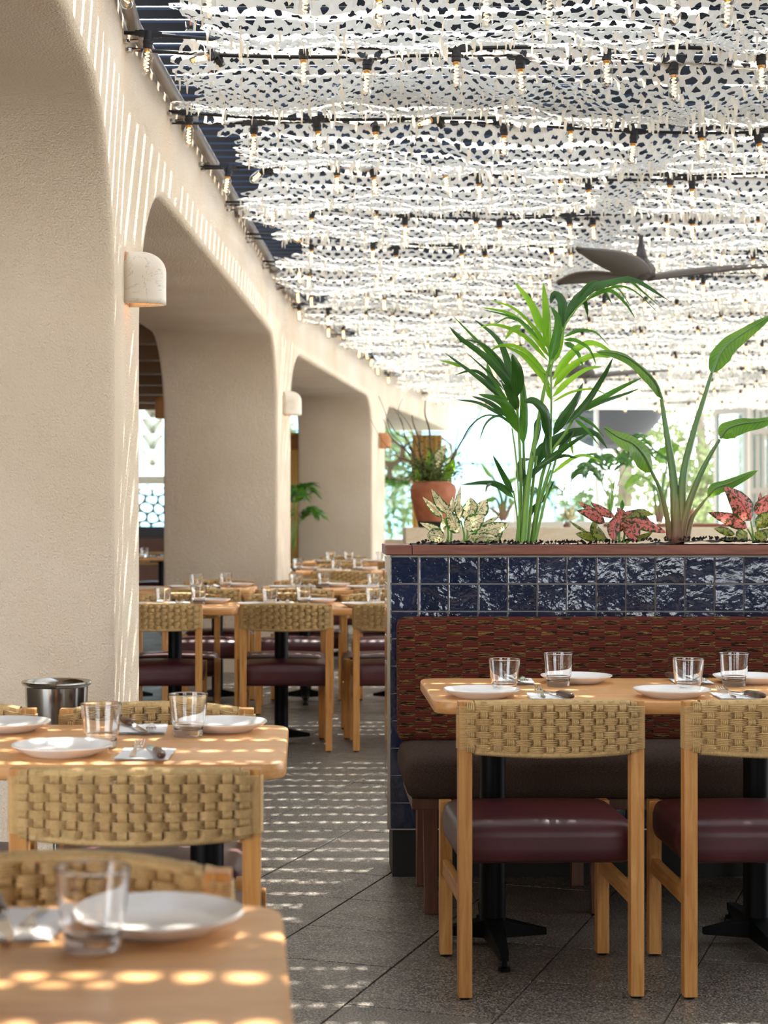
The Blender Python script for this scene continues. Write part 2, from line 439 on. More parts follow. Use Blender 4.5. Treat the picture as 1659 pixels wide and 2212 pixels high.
# pipe along the wall head with its clamps
def along(off_, z):
    return [Vector((KP[i].x - MT[i].x*off_, KP[i].y - MT[i].y*off_, z)) for i in range(5)]
pr = thing('wall_pipe', 'long grey steel pipe running along the head of the arched wall', 'pipe', (0, 0, 0))
MB().tube(along(.035, 3.10), .028, 10).build('pipe_run', M['pipe'], pr, smooth=.9)
for y in (6.1, 8.4, 10.9, 13.5, 16.2, 19.0):
    x = wall_x(y)+.035
    MB().box(x-.05, x+.04, y-.02, y+.02, 3.06, 3.14).build('pipe_clamp', M['pipe'], pr)

# floor: grid of square stone pavers laid at 20 degrees to the room
fl = MB().box(-9, 13, -6, 31, -.06, -.006).build('floor', M['joint']); tag(fl, kind='structure')
ang = math.radians(20.2); dv = Vector((math.sin(ang), math.cos(ang))); nv = Vector((math.cos(ang), -math.sin(ang)))
PT = .405; n0, d0 = -1.942, 4.89
pm = MB().box(-PT/2+.003, PT/2-.003, -PT/2+.003, PT/2-.003, -.02, 0).mesh('paver', M['granite'], bevel=.0015)
rest = MB(); cand = []
for i in range(-60, 70):
    for j in range(-40, 110):
        c = nv*(n0+(i+.5)*PT) + dv*(d0+(j+.5)*PT)
        if not (-6 < c.x < 10 and 0 < c.y < 30.7): continue
        px = 660+3900*c.x/max(c.y, .5); py = 1099+5070/max(c.y, .5)
        vis = 3.6 < c.y < 17 and 560 < px < 1720 and 1200 < py < 2330 and not (px > 850 and c.y > 6.9)
        cand.append((c.y if vis else 999, c))
cand.sort(key=lambda q: q[0])
for k, (q, c) in enumerate(cand):
    if k < 290 and q < 999:
        obj('paver', pm, fl, (c.x, c.y, -.0012*R.random()), (0, 0, -ang + PI/2*R.randrange(4)))
    else:
        m4 = Matrix.Translation((c.x, c.y, 0)) @ Matrix.Rotation(-ang, 4, 'Z')
        rest.box(-PT/2+.003, PT/2-.003, -PT/2+.003, PT/2-.003, -.02, 0, m4)
tag(rest.build('paver_field', M['granite'], fl), kind='stuff')

# louvred roof
ce = MB().box(-8.5, -8.4, 0, 31, 3.3, 3.45).build('ceiling', M['beam']); tag(ce, kind='structure')
sm = MB().box(0, 1, -.067, .067, -.006, .006, Matrix.Rotation(math.radians(-1), 4, 'X')).mesh('slat', M['slat'])
y = 2.8
while y < 31.4:
    o = obj('slat', sm, ce, (wall_x(max(y, 0))-.25, y, 3.36)); o.scale = (12.0-wall_x(max(y, 0)), 1, 1); y += .196
for x0, x1, y0, y1, z0, z1 in ((-.35, 12, 7.35, 7.75, 3.42, 3.6), (-.2, 12, 15.0, 15.2, 3.42, 3.6), (.9, 12, 22.6, 22.8, 3.42, 3.6)):
    MB().box(x0, x1, y0, y1, z0, z1).build('cross_beam', M['beam'], ce)
for x in (1.2, 4.4, 7.6):
    m4 = Matrix.Translation((x, 0, 0)) @ Matrix.Rotation(-math.radians(3.5), 4, 'Z')
    MB().box(-.09, .09, 2.8, 31, 3.42, 3.62, m4).build('long_beam', M['beam'], ce)
# side room behind the arcade: roof with beams, outer wall, end wall
ce2 = MB()
xs = [(KP[i]+MT[i]*.3) for i in range(5)]
for i in range(4):
    a, b = xs[i], xs[i+1]
    ce2.add([(a.x, a.y, 3.16), (b.x, b.y, 3.16), (-7, b.y, 3.16), (-7, a.y, 3.16), (a.x, a.y, 3.3), (b.x, b.y, 3.3), (-7, b.y, 3.3), (-7, a.y, 3.3)],
            [(0,1,2,3), (7,6,5,4), (0,4,5,1), (2,6,7,3)])
sr = ce2.build('ceiling_side', M['side_ceiling']); tag(sr, kind='structure')
for y in range(8, 31, 2):
    MB().box(-7, wall_x(y)-.95, y-.08, y+.08, 2.94, 3.16).build('beam', M['side_ceiling'], sr)
tag(MB().box(-7.1, -7, -1, 31, 0, 3.3).build('wall_side', M['plaster']), kind='structure')
# end of side room: dado, transom, lattice, header and panes
ew = MB().box(-7, 2.46, 31.0, 31.15, 0, .78).build('wall_end', M['plaster']); tag(ew, kind='structure')
MB().box(-7, .0, 30.95, 31.17, 3.08, 3.3).box(0, 2.46, 30.95, 31.17, 2.72, 3.3).build('header', M['frame_white'], ew)
MB().box(-7, 2.46, 30.97, 31.13, 1.72, 1.86).build('transom', M['frame_white'], ew)
for x in (-4.4, -2.95, -1.62, -.32, 1.2, 1.95):
    MB().box(x-.05, x+.05, 30.98, 31.12, .78, 3.09 if x < 0 else 2.75).build('mullion', M['frame_white'], ew)
MB().box(-7, 2.46, 31.04, 31.06, .78, 2.98).build('pane', M['pane'], ew)

# end of the dining room: header beam, glazing posts
hb = MB().box(2.46, 12.5, 30.9, 31.2, 3.02, 3.5).build('wall_back', M['white_paint']); tag(hb, kind='structure')
for x in (3.6, 5.0, 9.6, 11.2):
    MB().box(x-.03, x+.03, 31.0, 31.1, 0, 3.03).build('post', M['frame_white'], hb)
for a, b in ((2.5, 3.57), (3.63, 4.97), (9.63, 11.17)):
    MB().box(a, b, 31.04, 31.06, 0, 3.02).build('pane', M['pane'], hb)
# folded stack of door leaves
bd = thing('folding_door', 'stack of white framed glass doors folded open at the far opening', 'door', (7.35, 30.7, 0)); 
for k in range(5):
    m4 = Matrix.Translation((.0+.115*k, 0, 0)) @ Matrix.Rotation(math.radians(4-2*k), 4, 'Z')
    q = MB()
    q.box(-.032, .032, -.42, -.34, .02, 3.0, m4).box(-.032, .032, .34, .42, .02, 3.0, m4).box(-.032, .032, -.34, .34, .02, .12, m4).box(-.032, .032, -.34, .34, 2.9, 3.0, m4)
    lf = q.build('door_leaf', M['door_frame'], bd, bevel=.004)
    MB().box(-.006, .006, -.34, .34, .12, 2.9, m4).build('pane', M['pane'], lf)
    for z in (.6, 1.6, 2.6):
        MB().box(-.05, .05, -.45, -.42, z-.05, z+.05, m4).build('hinge', M['door_frame'], lf)
od = thing('folding_door', 'single glass door leaf standing open beside the folded stack', 'door', (7.0, 30.75, 0), math.radians(-62))
q = MB().box(-.04, .04, -.03, .03, .02, 3.0).box(.72, .8, -.03, .03, .02, 3.0).box(.04, .72, -.03, .03, .02, .1).box(.04, .72, -.03, .03, 2.9, 3.0)
lf = q.build('door_leaf', M['door_frame'], od, bevel=.004)
MB().box(.04, .72, -.006, .006, .1, 2.9).build('pane', M['pane'], lf)

tag(MB().box(-.9, 9.4, -4.3, 2.75, 3.2, 3.34).build('roof_light_blocker', M['dark_shell']), kind='structure')  # unseen solid roof added to cut the light from above and behind
# unseen walls behind the camera and to the right, openings shaped for the light
wf = MB()  # dark wall added so the tile reflections vary, windows kept small
for a, b in ((-1, 2.2), (4.3, 4.7), (6.8, 12.5)): wf.box(a, b, -4.3, -4.1, 0, 3.4)
wf.box(-1, 12.5, -4.3, -4.1, 0, 1.35).box(-1, 12.5, -4.3, -4.1, 2.7, 3.4)
for x in (3.3, 5.6): wf.box(x-.04, x+.04, -4.25, -4.15, 1.35, 2.7)
tag(wf.build('wall_behind_added', M['dark_shell']), kind='structure')
wr = MB().box(9.3, 9.5, -4.2, 5.0, .5, 3.1).box(9.3, 9.5, -4.2, 31, 0, .5).box(9.3, 9.5, -4.2, 31, 3.1, 3.4)  # solid near stretch added to block light from the right
for y in range(-4, 31, 4): wr.box(9.3, 9.5, y-.12, y+.12, .5, 3.1)
tag(wr.build('wall_right', M['plaster']), kind='structure')

# ------------------------------------------------------------------ outside
tag(MB().box(-60, 90, 31.2, 140, -.3, -.1).build('ground_outside', M['ground']), kind='structure')
def building(name, label, x0, x1, y0, y1, h, m, nx, nz):
    t = thing(name, label, 'building', ((x0+x1)/2, y0, 0))
    cx = (x0+x1)/2
    MB().box(x0-cx, x1-cx, 0, y1-y0, -.2, h).build('wall', m, t)
    dx = (x1-x0)/nx; dz = h/nz
    wm = MB().box(-dx*.38, dx*.38, -.08, .05, -dz*.32, dz*.32).mesh('window', M['pane_blue'])
    for i in range(nx):
        for j in range(nz):
            obj('window', wm, t, (x0-cx+dx*(i+.5), 0, dz*(j+.5)))
    return t
M['pane_blue'] = mat('facade_glass', 'a6d0da', .15)
building('office_building', 'pale blue glazed building beyond the far window behind the jar', 2.2, 8.6, 62, 74, 13, M['bldg'], 6, 6)
building('office_building', 'pale building with blue glass beyond the side room end window', -16, 1.0, 70, 80, 12, M['bldg2'], 9, 5)
bl = thing('low_wall', 'low white wall standing in for a car or awning beyond the far opening', 'wall', (6.5, 44, 0))
MB().box(-3.0, 1.5, 0, .3, -.2, 1.25).box(-3.1, 1.6, -.05, .35, 1.25, 1.34).build('wall_body', M['bldg2'], bl)  # plain wall shape in place of a pale car or awning
fe = thing('railing', 'thin grey bar railing outside the far opening behind the tall palm', 'railing', (5.2, 42.5, 0))
MB().box(-2, 1.2, -.03, .03, 2.32, 2.4).box(-2, 1.2, -.03, .03, 1.3, 1.36).build('rail', M['frame_grey'], fe)
bm_ = MB().box(-.03, .03, -.03, .03, 0, 2.35).mesh('bar', M['frame_grey'])
for k in range(9): obj('bar', bm_, fe, (-1.9+k*.37, 0, 0))
def tree(label, x, y, h, rad, nleaf, seed):
    r = random.Random(seed)
    t = thing('tree', label, 'tree', (x, y, -.1))
    q = MB().tube([(0, 0, 0), (.1, 0, h*.35), (-.05, .1, h*.6), (.1, 0, h*.85)], [.22, .17, .12, .05], 8)
    for k in range(9):
        a = r.uniform(0, 2*PI); z = h*r.uniform(.3, .7); l = rad*r.uniform(.5, .9)
        q.tube([(0, 0, z), (math.cos(a)*l*.5, math.sin(a)*l*.5, z+l*.3), (math.cos(a)*l, math.sin(a)*l, z+l*.5)], [.09, .05, .02], 5)
    q.build('trunk', M['bark'], t)
    cl = [(r.gauss(0, rad*.5), r.gauss(0, rad*.5), h*r.uniform(.12, 1.0)) for _ in range(60)]
    n = nleaf; q = MB()
    for _ in range(n):
        c = r.choice(cl); p = Vector((c[0]+r.gauss(0, .38), c[1]+r.gauss(0, .38), c[2]+r.gauss(0, .3)))
        a = Vector((r.gauss(0, 1), r.gauss(0, 1), r.gauss(0, 1))).normalized(); b = a.orthogonal().normalized()
        s_ = r.uniform(.08, .17)
        q.add([p-a*s_, p+b*s_*.5, p+a*s_, p-b*s_*.5], [(0, 1, 2, 3)])
    tag(q.build('crown', M['tree_leaf'], t), kind='stuff')
tree('tall loose olive green tree beyond the opening, left of the folded doors', 7.9, 45, 8.5, 2.3, 5200, 3)
tree('olive green tree beyond the opening behind the broad paddle leaves', 11.8, 54, 8, 2.0, 4200, 4)
tree('green tree beyond the window left of the terracotta jar', 1.6, 47, 4.0, 1.3, 2600, 5)
tree('green tree far outside beyond the glass door leaf', 16.2, 63, 5.5, 2.4, 3000, 6)
# curved grey shade outside the opening
cn = thing('shade_canopy', 'large dark grey curved shade canopy outside beyond the palm', 'canopy', (6.05, 36, 0))
q = MB(); nu, nvv = 24, 8
for k in range(nvv+1):
    for j in range(nu):
        a = 2*PI*j/nu; r_ = k/nvv
        q.v.append((1.02*r_*math.cos(a), .9*r_*math.sin(a)-.2, 3.12 + .45*r_*math.sin(a)*-1 - .55*(1-r_**2)))
q.f = [(k*nu+j, k*nu+(j+1) % nu, (k+1)*nu+(j+1) % nu, (k+1)*nu+j) for k in range(nvv) for j in range(nu)]
cm = q.build('canopy_shell', M['canopy'], cn, smooth=True); sm_ = cm.modifiers.new('s', 'SOLIDIFY'); sm_.thickness = .05
MB().tube([(0, .9, -.1), (0, .9, 3.4), (0, .2, 3.5), (0, -.1, 2.75)], .05, 8).build('canopy_pole', M['frame_grey'], cn)

# ------------------------------------------------------------------ side room fittings
ss = thing('pebble_screen', 'tan screen pierced with pebble shaped holes before the side room window', 'screen', (0, 30.8, 0))
def pebble(x0, x1, z0, z1, a=.21, b=.15, seed=1):
    r = random.Random(seed); q = MB()
    jt = {}
    def vtx(u, v_):
        if (u, v_) not in jt: jt[(u, v_)] = (r.uniform(-.04, .04), r.uniform(-.03, .03))
        return Vector((x0+u*a/2+jt[(u, v_)][0], 0, z0+v_*b/3+jt[(u, v_)][1]))
    for j in range(int((z1-z0)/b)+1):
        for i in range(int((x1-x0)/a)+1):
            u, v_ = 2*i+(j % 2), 3*j
            o = [vtx(u, v_+2), vtx(u+1, v_+1), vtx(u+1, v_-1), vtx(u, v_-2), vtx(u-1, v_-1), vtx(u-1, v_+1)]
            c = sum(o, Vector())/6
            pts = []
            for k in range(6):
                pts += [c+(o[k]-c)*.74, c+((o[k]+o[(k+1) % 6])/2-c)*.84]
            ou = []
            for k in range(6): ou += [o[k], (o[k]+o[(k+1) % 6])/2]
            vs = [p+Vector((0, s_, 0)) for s_ in (-.02, .02) for p in ou+pts]
            fs = []
            for k in range(12):
                k2 = (k+1) % 12
                fs += [(k, k2, 12+k2, 12+k), (24+k2, 24+k, 36+k, 36+k2), (12+k, 12+k2, 36+k2, 36+k)]
            q.add(vs, fs)
    return q
pebble(-4.2, -1.7, 1.0, 1.66, seed=2).build('pierced_panel', M['lattice'], ss)
for x in (-4.3, -1.66): MB().box(x-.04, x+.04, -.03, .03, 0, 1.8).build('screen_post', M['lattice'], ss)
s2 = thing('pebble_screen', 'tan screen of pebble shaped holes in the window behind the bare twigs', 'screen', (0, 30.85, 0))
pebble(1.25, 2.35, 1.95, 2.6, .42, .34, seed=4).build('pierced_panel', M['lattice'], s2)
bq = thing('side_bench', 'dark navy and brown panelled bench along the side room end wall', 'bench', (-2.7, 30.36, 0))
MB().box(-2, 1.0, .2, .3, .45, 1.0).build('navy_panel', M['navy_panel'], bq)
MB().box(-2, 1.0, .0, .2, .45, .8).build('backrest', M['dark_wood'], bq)
MB().box(-2, 1.0, -.4, .0, .0, .45).build('seat', M['dark_wood'], bq)
for x in (-2.79, -2.40):
    lp = thing('leaf_panel', 'white leaf shaped relief panel hanging high in the side room window, %s' % ('left one' if x < -2.5 else 'right one'), 'wall panel', (x, 30.7, 1.95))
    for k in range(4):
        q = MB(); 
        sgn = 1 if x < -2.5 else -1
        for i in range(7):
            t_ = i/6; ww = .11*math.sin(PI*min(1, t_*.9+.08))
            c = Vector((sgn*(.24-.22*t_), -.02, .12+k*.27+.2*t_*(1 if True else 0)))
            q.v += [tuple(c+Vector((0, -.0, ww))), tuple(c+Vector((0, -.07, 0))), tuple(c+Vector((0, 0, -ww)))]
        q.f = [(i*3+j, i*3+j+1, (i+1)*3+j+1, (i+1)*3+j) for i in range(6) for j in range(2)]
        o = q.build('leaf', M['white_leaf'], lp, smooth=True); md = o.modifiers.new('s', 'SOLIDIFY'); md.thickness = .012
for x, lab in ((-.10, 'mustard curtain hanging beside the second pier in the side room'), (2.05, 'mustard curtain hanging behind the arch beside the terracotta jar')):
    cu = thing('curtain', lab, 'curtain', (x, 30.4 if x > 1 else 29.5, 0))
    q = MB(); nn = 41; wd = .5 if x > 1 else .3
    for z in (.05, 2.55):
        for k in range(nn): q.v.append((wd*(k/(nn-1)-.5), .035*math.sin(k*.95), z))
    q.f = [(k, k+1, nn+k+1, nn+k) for k in range(nn-1)]
    o = q.build('cloth', M['curtain'], cu, smooth=True); md = o.modifiers.new('s', 'SOLIDIFY'); md.thickness = .006
    MB().tube([(-wd/2-.05, 0, 2.58), (wd/2+.05, 0, 2.58)], .014, 8).build('rod', M['frame_white'], cu)

# ------------------------------------------------------------------ wall lamps
def sconce(label, Y, px_dx, z0, m, side=None):
    if side is None: x, y = wall_x(Y), Y
    else: x, y = side
    t = thing('wall_lamp', label, 'lamp', (x, y, z0))
    q = MB(); nz, na = 10, 28; W_, Dp, H_ = .074, .15, .2
    prof = []
    for k in range(7): prof.append((1.0, H_*.62*k/6))
    for k in range(1, 9): a = PI/2*k/8; prof.append((math.cos(a)*.98+.02*(1-math.sin(a)), H_*.62+(H_*.38)*math.sin(a)))
    for s_, z in prof:
        for k in range(na+1):
            a = -PI/2+PI*k/na
            q.v.append((.005+ (Dp-.005)*math.cos(a)**.8*(.35+.65*s_) if abs(math.cos(a)) > 1e-6 else .005, W_*math.sin(a)*s_, z))
    m_ = na+1; n_ = len(prof)
    q.f = [(i*m_+k, i*m_+k+1, (i+1)*m_+k+1, (i+1)*m_+k) for i in range(n_-1) for k in range(na)]
    o = q.build('shade', m, t, smooth=True); md = o.modifiers.new('s', 'SOLIDIFY'); md.thickness = .008; md.offset = -1
    MB().box(-.004, .006, -.07, .07, .005, .16).build('back_plate', M['brass'], t)
    MB().lathe([(0.001, .03), (.028, .03), (.03, .045), (.022, .07), (.001, .075)], 16, (.065, 0, 0)).build('bulb', M['lamp_glow'], t)
    return t
sconce('white veined alabaster lamp on the nearest pier', 6.78, 0, 2.065, M['alabaster'])
sconce('white alabaster lamp on the second pier of the arcade', 14.9, 0, 2.07, M['alabaster'])
sconce('pale tan lamp on the third pier beside the bare twigs', 22.75, 0, 2.06, M['brown_lamp'])
t = sconce('dark tan lamp inside the first arch on the back of the second pier', 0, 0, 2.05, M['brown_lamp'], (-1.10, 15.0)); t.rotation_euler.z = PI
t = sconce('dark tan lamp in the second arch on the back of the third pier', 0, 0, 2.05, M['brown_lamp'], (-.05, 22.85)); t.rotation_euler.z = PI

# ------------------------------------------------------------------ netting
ROWS = [4.5, 5.75, 6.72, 7.95, 9.1, 10.35, 11.6, 12.85, 14.1, 15.4, 16.7, 18.0, 19.3, 20.6, 21.9, 23.2, 24.5, 25.8, 27.1, 28.4, 29.7, 30.6]
def net_mesh(r0, r1, a, b, seed, flap_p, ROWS=ROWS):
    r = np.random.RandomState(seed)
    V = []; F4 = []; base = 0
    tabx = r.uniform(-1, 1, (400, 4001)).astype(np.float32); taby = r.uniform(-1, 1, (400, 4001)).astype(np.float32)
    y0, y1 = ROWS[r0], ROWS[r1]
    jn = int((y1-y0)/b)+1
    cells = []
    for j in range(jn):
        y = y0+j*b
        xl = wall_x(y)+.26+.09*math.sin(y*2.3)+.06*math.sin(y*7.1); xr = .256*y+1.9 if y > 4.5 else 3.2
        i0 = int(math.floor(xl/a)); i1 = int(xr/a)
        i = np.arange(i0, i1); cells.append(np.stack([i, np.full_like(i, j)], 1))
    cells = np.concatenate(cells); n = len(cells)
    u = 2*cells[:, 0]+(cells[:, 1] % 2); v = 3*cells[:, 1]
    du = [0, 1, 1, 0, -1, -1]; dvv = [2, 1, -1, -2, -1, 1]
    O = np.zeros((n, 6, 2), np.float32)
    for k in range(6):
        uu = (u+du[k]) % 400; vv = (v+dvv[k]) % 4001
        O[:, k, 0] = (u+du[k])*a/2 + tabx[uu, vv]*a*.16
        O[:, k, 1] = y0+(v+dvv[k])*b/3 + taby[uu, vv]*b*.16
    cen = O.mean(1, keepdims=True)
    f = r.uniform(.50, .70, (n, 6, 1)).astype(np.float32)
    cx_, cy_ = cen[..., 0:1], cen[..., 1:2]
    patch = .86+.16*np.sin(cx_*2.9+1.3*np.sin(cy_*1.9))*np.sin(cy_*2.3+1.1*np.sin(cx_*1.7))-.06*np.sin(cx_*7.3+cy_*3.1)
    f = f*patch
    I = cen+(O-cen)*f
    mid = (O+np.roll(O, -1, 1))/2
    fm = r.uniform(.62, .77, (n, 6, 1)).astype(np.float32)
    fm = fm*patch
    Im = cen+(mid-cen)*fm
    out = np.zeros((n, 12, 2), np.float32); out[:, 0::2] = O; out[:, 1::2] = mid
    inn = np.zeros((n, 12, 2), np.float32); inn[:, 0::2] = I; inn[:, 1::2] = Im
    xy = np.concatenate([out, inn], 1)              # n,24,2
    def zf(x, y):
        rows = np.array(ROWS); k = np.clip(np.searchsorted(rows, y)-1, 0, len(rows)-2)
        t = (y-rows[k])/(rows[k+1]-rows[k])
        sag = .105+.03*np.sin(x*1.7+k*2.1)+.015*np.sin(x*4.3+k)
        t = np.clip(t, 0, 1); tt = t**.8
        z = 3.06-.05*np.sin(np.clip((x+.5)/6, 0, 1)*PI) - sag*4*tt*(1-tt)*.95 + .012*np.sin(x*9+y*5)+.009*np.sin(x*17-y*11)
        return z
    z = zf(xy[..., 0], xy[..., 1]); z[:, 12:] -= r.uniform(-.004, .01, (n, 12))
    P3 = np.concatenate([xy, z[..., None]], 2).reshape(-1, 3)
    idx = np.arange(n)[:, None]*24
    fs = []
    for k in range(12):
        k2 = (k+1) % 12
        fs.append(np.concatenate([idx+k, idx+k2, idx+12+k2, idx+12+k], 1))
    fs = np.concatenate(fs)
    # cut leaf tongues hanging from one edge of the holes, in runs
    pick = (r.uniform(0, 1, n) < flap_p) & ((cells[:, 0] % 2 == 0) | (r.uniform(0, 1, n) < .12))
    ids = np.where(pick)[0]; m = len(ids)
    e0 = P3.reshape(n, 24, 3)[ids, 12+7]; e1 = P3.reshape(n, 24, 3)[ids, 12+9]; cc = np.concatenate([cen[ids, 0], zf(cen[ids, 0, 0], cen[ids, 0, 1])[:, None]], 1)
    L = r.uniform(.014, .036, (m, 1))
    side = r.uniform(-.6, 1.0, (m, 1))*np.array([[.6, 0, 0]]) + r.uniform(-.6, .3, (m, 1))*np.array([[0, .5, 0]])
    dn = np.array([[0, 0, -1.0]])
    d1 = (side*.9+dn*.6)*L; d2 = (side*.7+dn*1.1)*L*1.5
    mm = (e0+e1)/2; ew_ = (e1-e0)*r.uniform(.6, 1.0, (m, 1))
    T = np.stack([e0, e1, mm+ew_*.6+d1, mm-ew_*.6+d1, mm+ew_*.3+d2, mm-ew_*.3+d2], 1).reshape(-1, 3)
    b0 = len(P3)+np.arange(m)[:, None]*6
    fs2 = np.concatenate([np.concatenate([b0, b0+1, b0+2, b0+3], 1), np.concatenate([b0+3, b0+2, b0+4, b0+5], 1)])
    V = np.concatenate([P3, T]); F = np.concatenate([fs, fs2]).astype(np.int32)
    me = bpy.data.meshes.new('net'); me.vertices.add(len(V)); me.vertices.foreach_set('co', V.astype(np.float32).ravel())
    me.loops.add(F.size); me.loops.foreach_set('vertex_index', F.ravel())
    me.polygons.add(len(F)); me.polygons.foreach_set('loop_start', np.arange(0, F.size, 4, dtype=np.int32)); me.polygons.foreach_set('loop_total', np.full(len(F), 4, np.int32))
    me.update(calc_edges=True); me.validate(); me.materials.append(M['net'])
    return me
nr = thing('ceiling_net', 'white leaf cut netting draped in swags under the louvred roof', 'netting', (0, 0, 0))
c_ = obj('net_cloth', net_mesh(0, 2, .064, .062, 3, .5, [1.9, 3.2, 4.5]), nr); tag(c_, kind='stuff')
a_, b_ = obj('net_cloth', net_mesh(0, 9, .060, .058, 1, .6), nr), obj('net_cloth', net_mesh(9, 20, .072, .068, 2, .6), nr)
tag(a_, kind='stuff'); tag(b_, kind='stuff')

# ------------------------------------------------------------------ festoon strings
bulb = MB().lathe([(.0135, -.052), (.0155, -.058), (.0215, -.072), (.0228, -.09), (.0228, -.125), (.021, -.137), (.015, -.147), (.007, -.151), (.0005, -.152)], 16).mesh('bulb', M['thin_glass'], smooth=True)
fp = [(.008*math.sin(k*1.15)*(1 if k % 2 else 1), .006*math.cos(k*1.15), -.062-.0024*k) for k in range(31)]
fila = MB().tube(fp, .0017, 4).mesh('filament', M['filament'])
capm = MB().lathe([(.012, -.048), (.0135, -.05), (.0135, -.06), (.009, -.064), (.001, -.066)], 12).mesh('bulb_cap', M['brass_cap'], smooth=True)
sock = MB().lathe([(.001, .012), (.016, .012), (.0175, .004), (.0175, -.022), (.0195, -.024), (.0195, -.034), (.0175, -.036), (.0175, -.05), (.014, -.053), (.001, -.053)], 14).box(-.05, .05, -.009, .009, -.009, .011).box(-.035, .035, -.012, .012, -.012, .013).mesh('socket', M['socket'], smooth=.6)
ORD = 'first second third fourth fifth sixth seventh eighth ninth tenth eleventh twelfth thirteenth fourteenth fifteenth sixteenth seventeenth eighteenth nineteenth twentieth'.split()
def string(row, strand, Yr, x_off, z_off):
    Y0 = ROWS[row]+Yr
    x0 = wall_x(Y0)+.005; x1 = .256*Y0+.55
    t = thing('festoon_string', 'black festoon cable with clear glowing bulbs, %s row from the camera, %s strand' % (ORD[row-1], strand), 'string lights', (x0, Y0, 3.0), 0, 'festoon strings under the net')
    def pos(x):
        s_ = x-x0
        return Vector((s_, .03*math.sin(s_*1.1+row*1.7+x_off*9), z_off+.045-.06*math.sin(min(1, s_/6)*PI) + .018*math.sin(s_*2.7+row+x_off*5)))
    xs = [x0+(x1-x0)*k/60 for k in range(61)]
    MB().tube([pos(x) for x in xs], .0075, 6).build('cable', M['socket'], t, smooth=True)
    MB().tube([(-.0, 0, z_off+.03), (.05, 0, z_off+.035)], .006, 6).lathe([(.001, -.006), (.02, -.006), (.02, .006), (.001, .006)], 10, (.0, 0, z_off+.03)).build('hook', M['steel'], t)
    x = x0+x_off; k = 0
    while x < x1-.05:
        p = pos(x); rx = R.gauss(0, .05); ry = R.gauss(0, .06)
        if R.random() < .05: rx = R.choice((-.9, .9)); ry = R.choice((-1.0, 1.0))
        e = (rx, ry, R.uniform(-.15, .15))
        so = obj('socket', sock, t, p, e)
        b = obj('bulb', bulb, t, p, e); obj('filament', fila, b, None, None); obj('bulb_cap', capm, b)
        x += .558+R.uniform(-.03, .03)
for row in range(1, 20):
    o1 = .09 if row in (2, 3) else R.uniform(.05, .3); o2 = .33 if row == 2 else R.uniform(.15, .5)
    string(row, 'front', -.035, o1, 0.0 if row > 1 else -.02)
    string(row, 'back', .055, o2, -.01)

# sprinkler heads under the roof
for x, y, lab in ((-.43, 6.75, 'small glass sprinkler head showing red and green above the first arch'), (-.4, 7.55, 'small chrome sprinkler head below the first cable')):
    t = thing('sprinkler', lab, 'sprinkler', (x, y, 3.12))
    MB().tube([(0, 0, .25), (0, 0, .03)], .008, 8).build('drop_pipe', M['steel'], t)
    MB().lathe([(.012, .03), (.02, .02), (.02, .0), (.016, -.03), (.022, -.034), (.001, -.036)], 12).build('cage', M['thin_glass'], t)
    MB().tube([(0, 0, .02), (0, 0, -.012)], .003, 6).build('red_bulb', mat('sprinkler_red', 'c05a2a', .3), t)

# ------------------------------------------------------------------ ceiling fans
def fan(label, x, y, z, rz, bl=.84):
    t = thing('ceiling_fan', label, 'fan', (x, y, z), rz)
    MB().tube([(0, 0, .8), (0, 0, .13)], .014, 10).build('down_rod', M['fan_metal'], t, smooth=.8)
    MB().lathe([(.016, .19), (.022, .17), (.03, .13), (.045, .095), (.058, .08), (.06, .07), (.001, .07)], 20).build('bell', M['fan_metal'], t, smooth=.8)
    MB().lathe([(.001, .075), (.07, .07), (.085, .04), (.08, .01), (.05, -.022), (.001, -.03)], 24).build('hub', M['fan'], t, smooth=.8)
    q = MB(); nn = 14
    for k in range(nn+1):
        s_ = k/nn; rr = .03+bl*s_
        wd = .075*(1-s_)**.0*(.75+.55*math.sin(PI*min(s_*1.15, 1)))*(1 if s_ < .55 else math.sqrt(max(0, 1-((s_-.55)/.452)**2)))
        tw = math.radians(19-8*s_); sweep = -.10*s_**2+.02; lift = .02*math.sin(s_*PI)-.015+.065*s_
        for u in (-1, 0, 1):
            yy = sweep+u*wd*math.cos(tw); zz = lift+u*wd*math.sin(tw)-.01*(1-u*u)*-1
            q.v.append((rr, yy, zz))
    q.f = [(k*3+j, k*3+j+1, (k+1)*3+j+1, (k+1)*3+j) for k in range(nn) for j in range(2)]
    me = q.mesh('blade', M['fan'], smooth=True)
    for k in range(3):
        o = obj('blade', me, t, (0, 0, .0), (0, 0, 2*PI*k/3)); md = o.modifiers.new('s', 'SOLIDIFY'); md.thickness = .012
p = at(1385, 597, 10.6)
fan('dark brown three bladed ceiling fan hanging on a rod above the palm tip', p.x, p.y, p.z, math.radians(1.5))
p = at(1268, 812, 19.0)
fan('dark three bladed ceiling fan far back behind the palm crown', p.x, p.y, p.z, math.radians(10), .85)
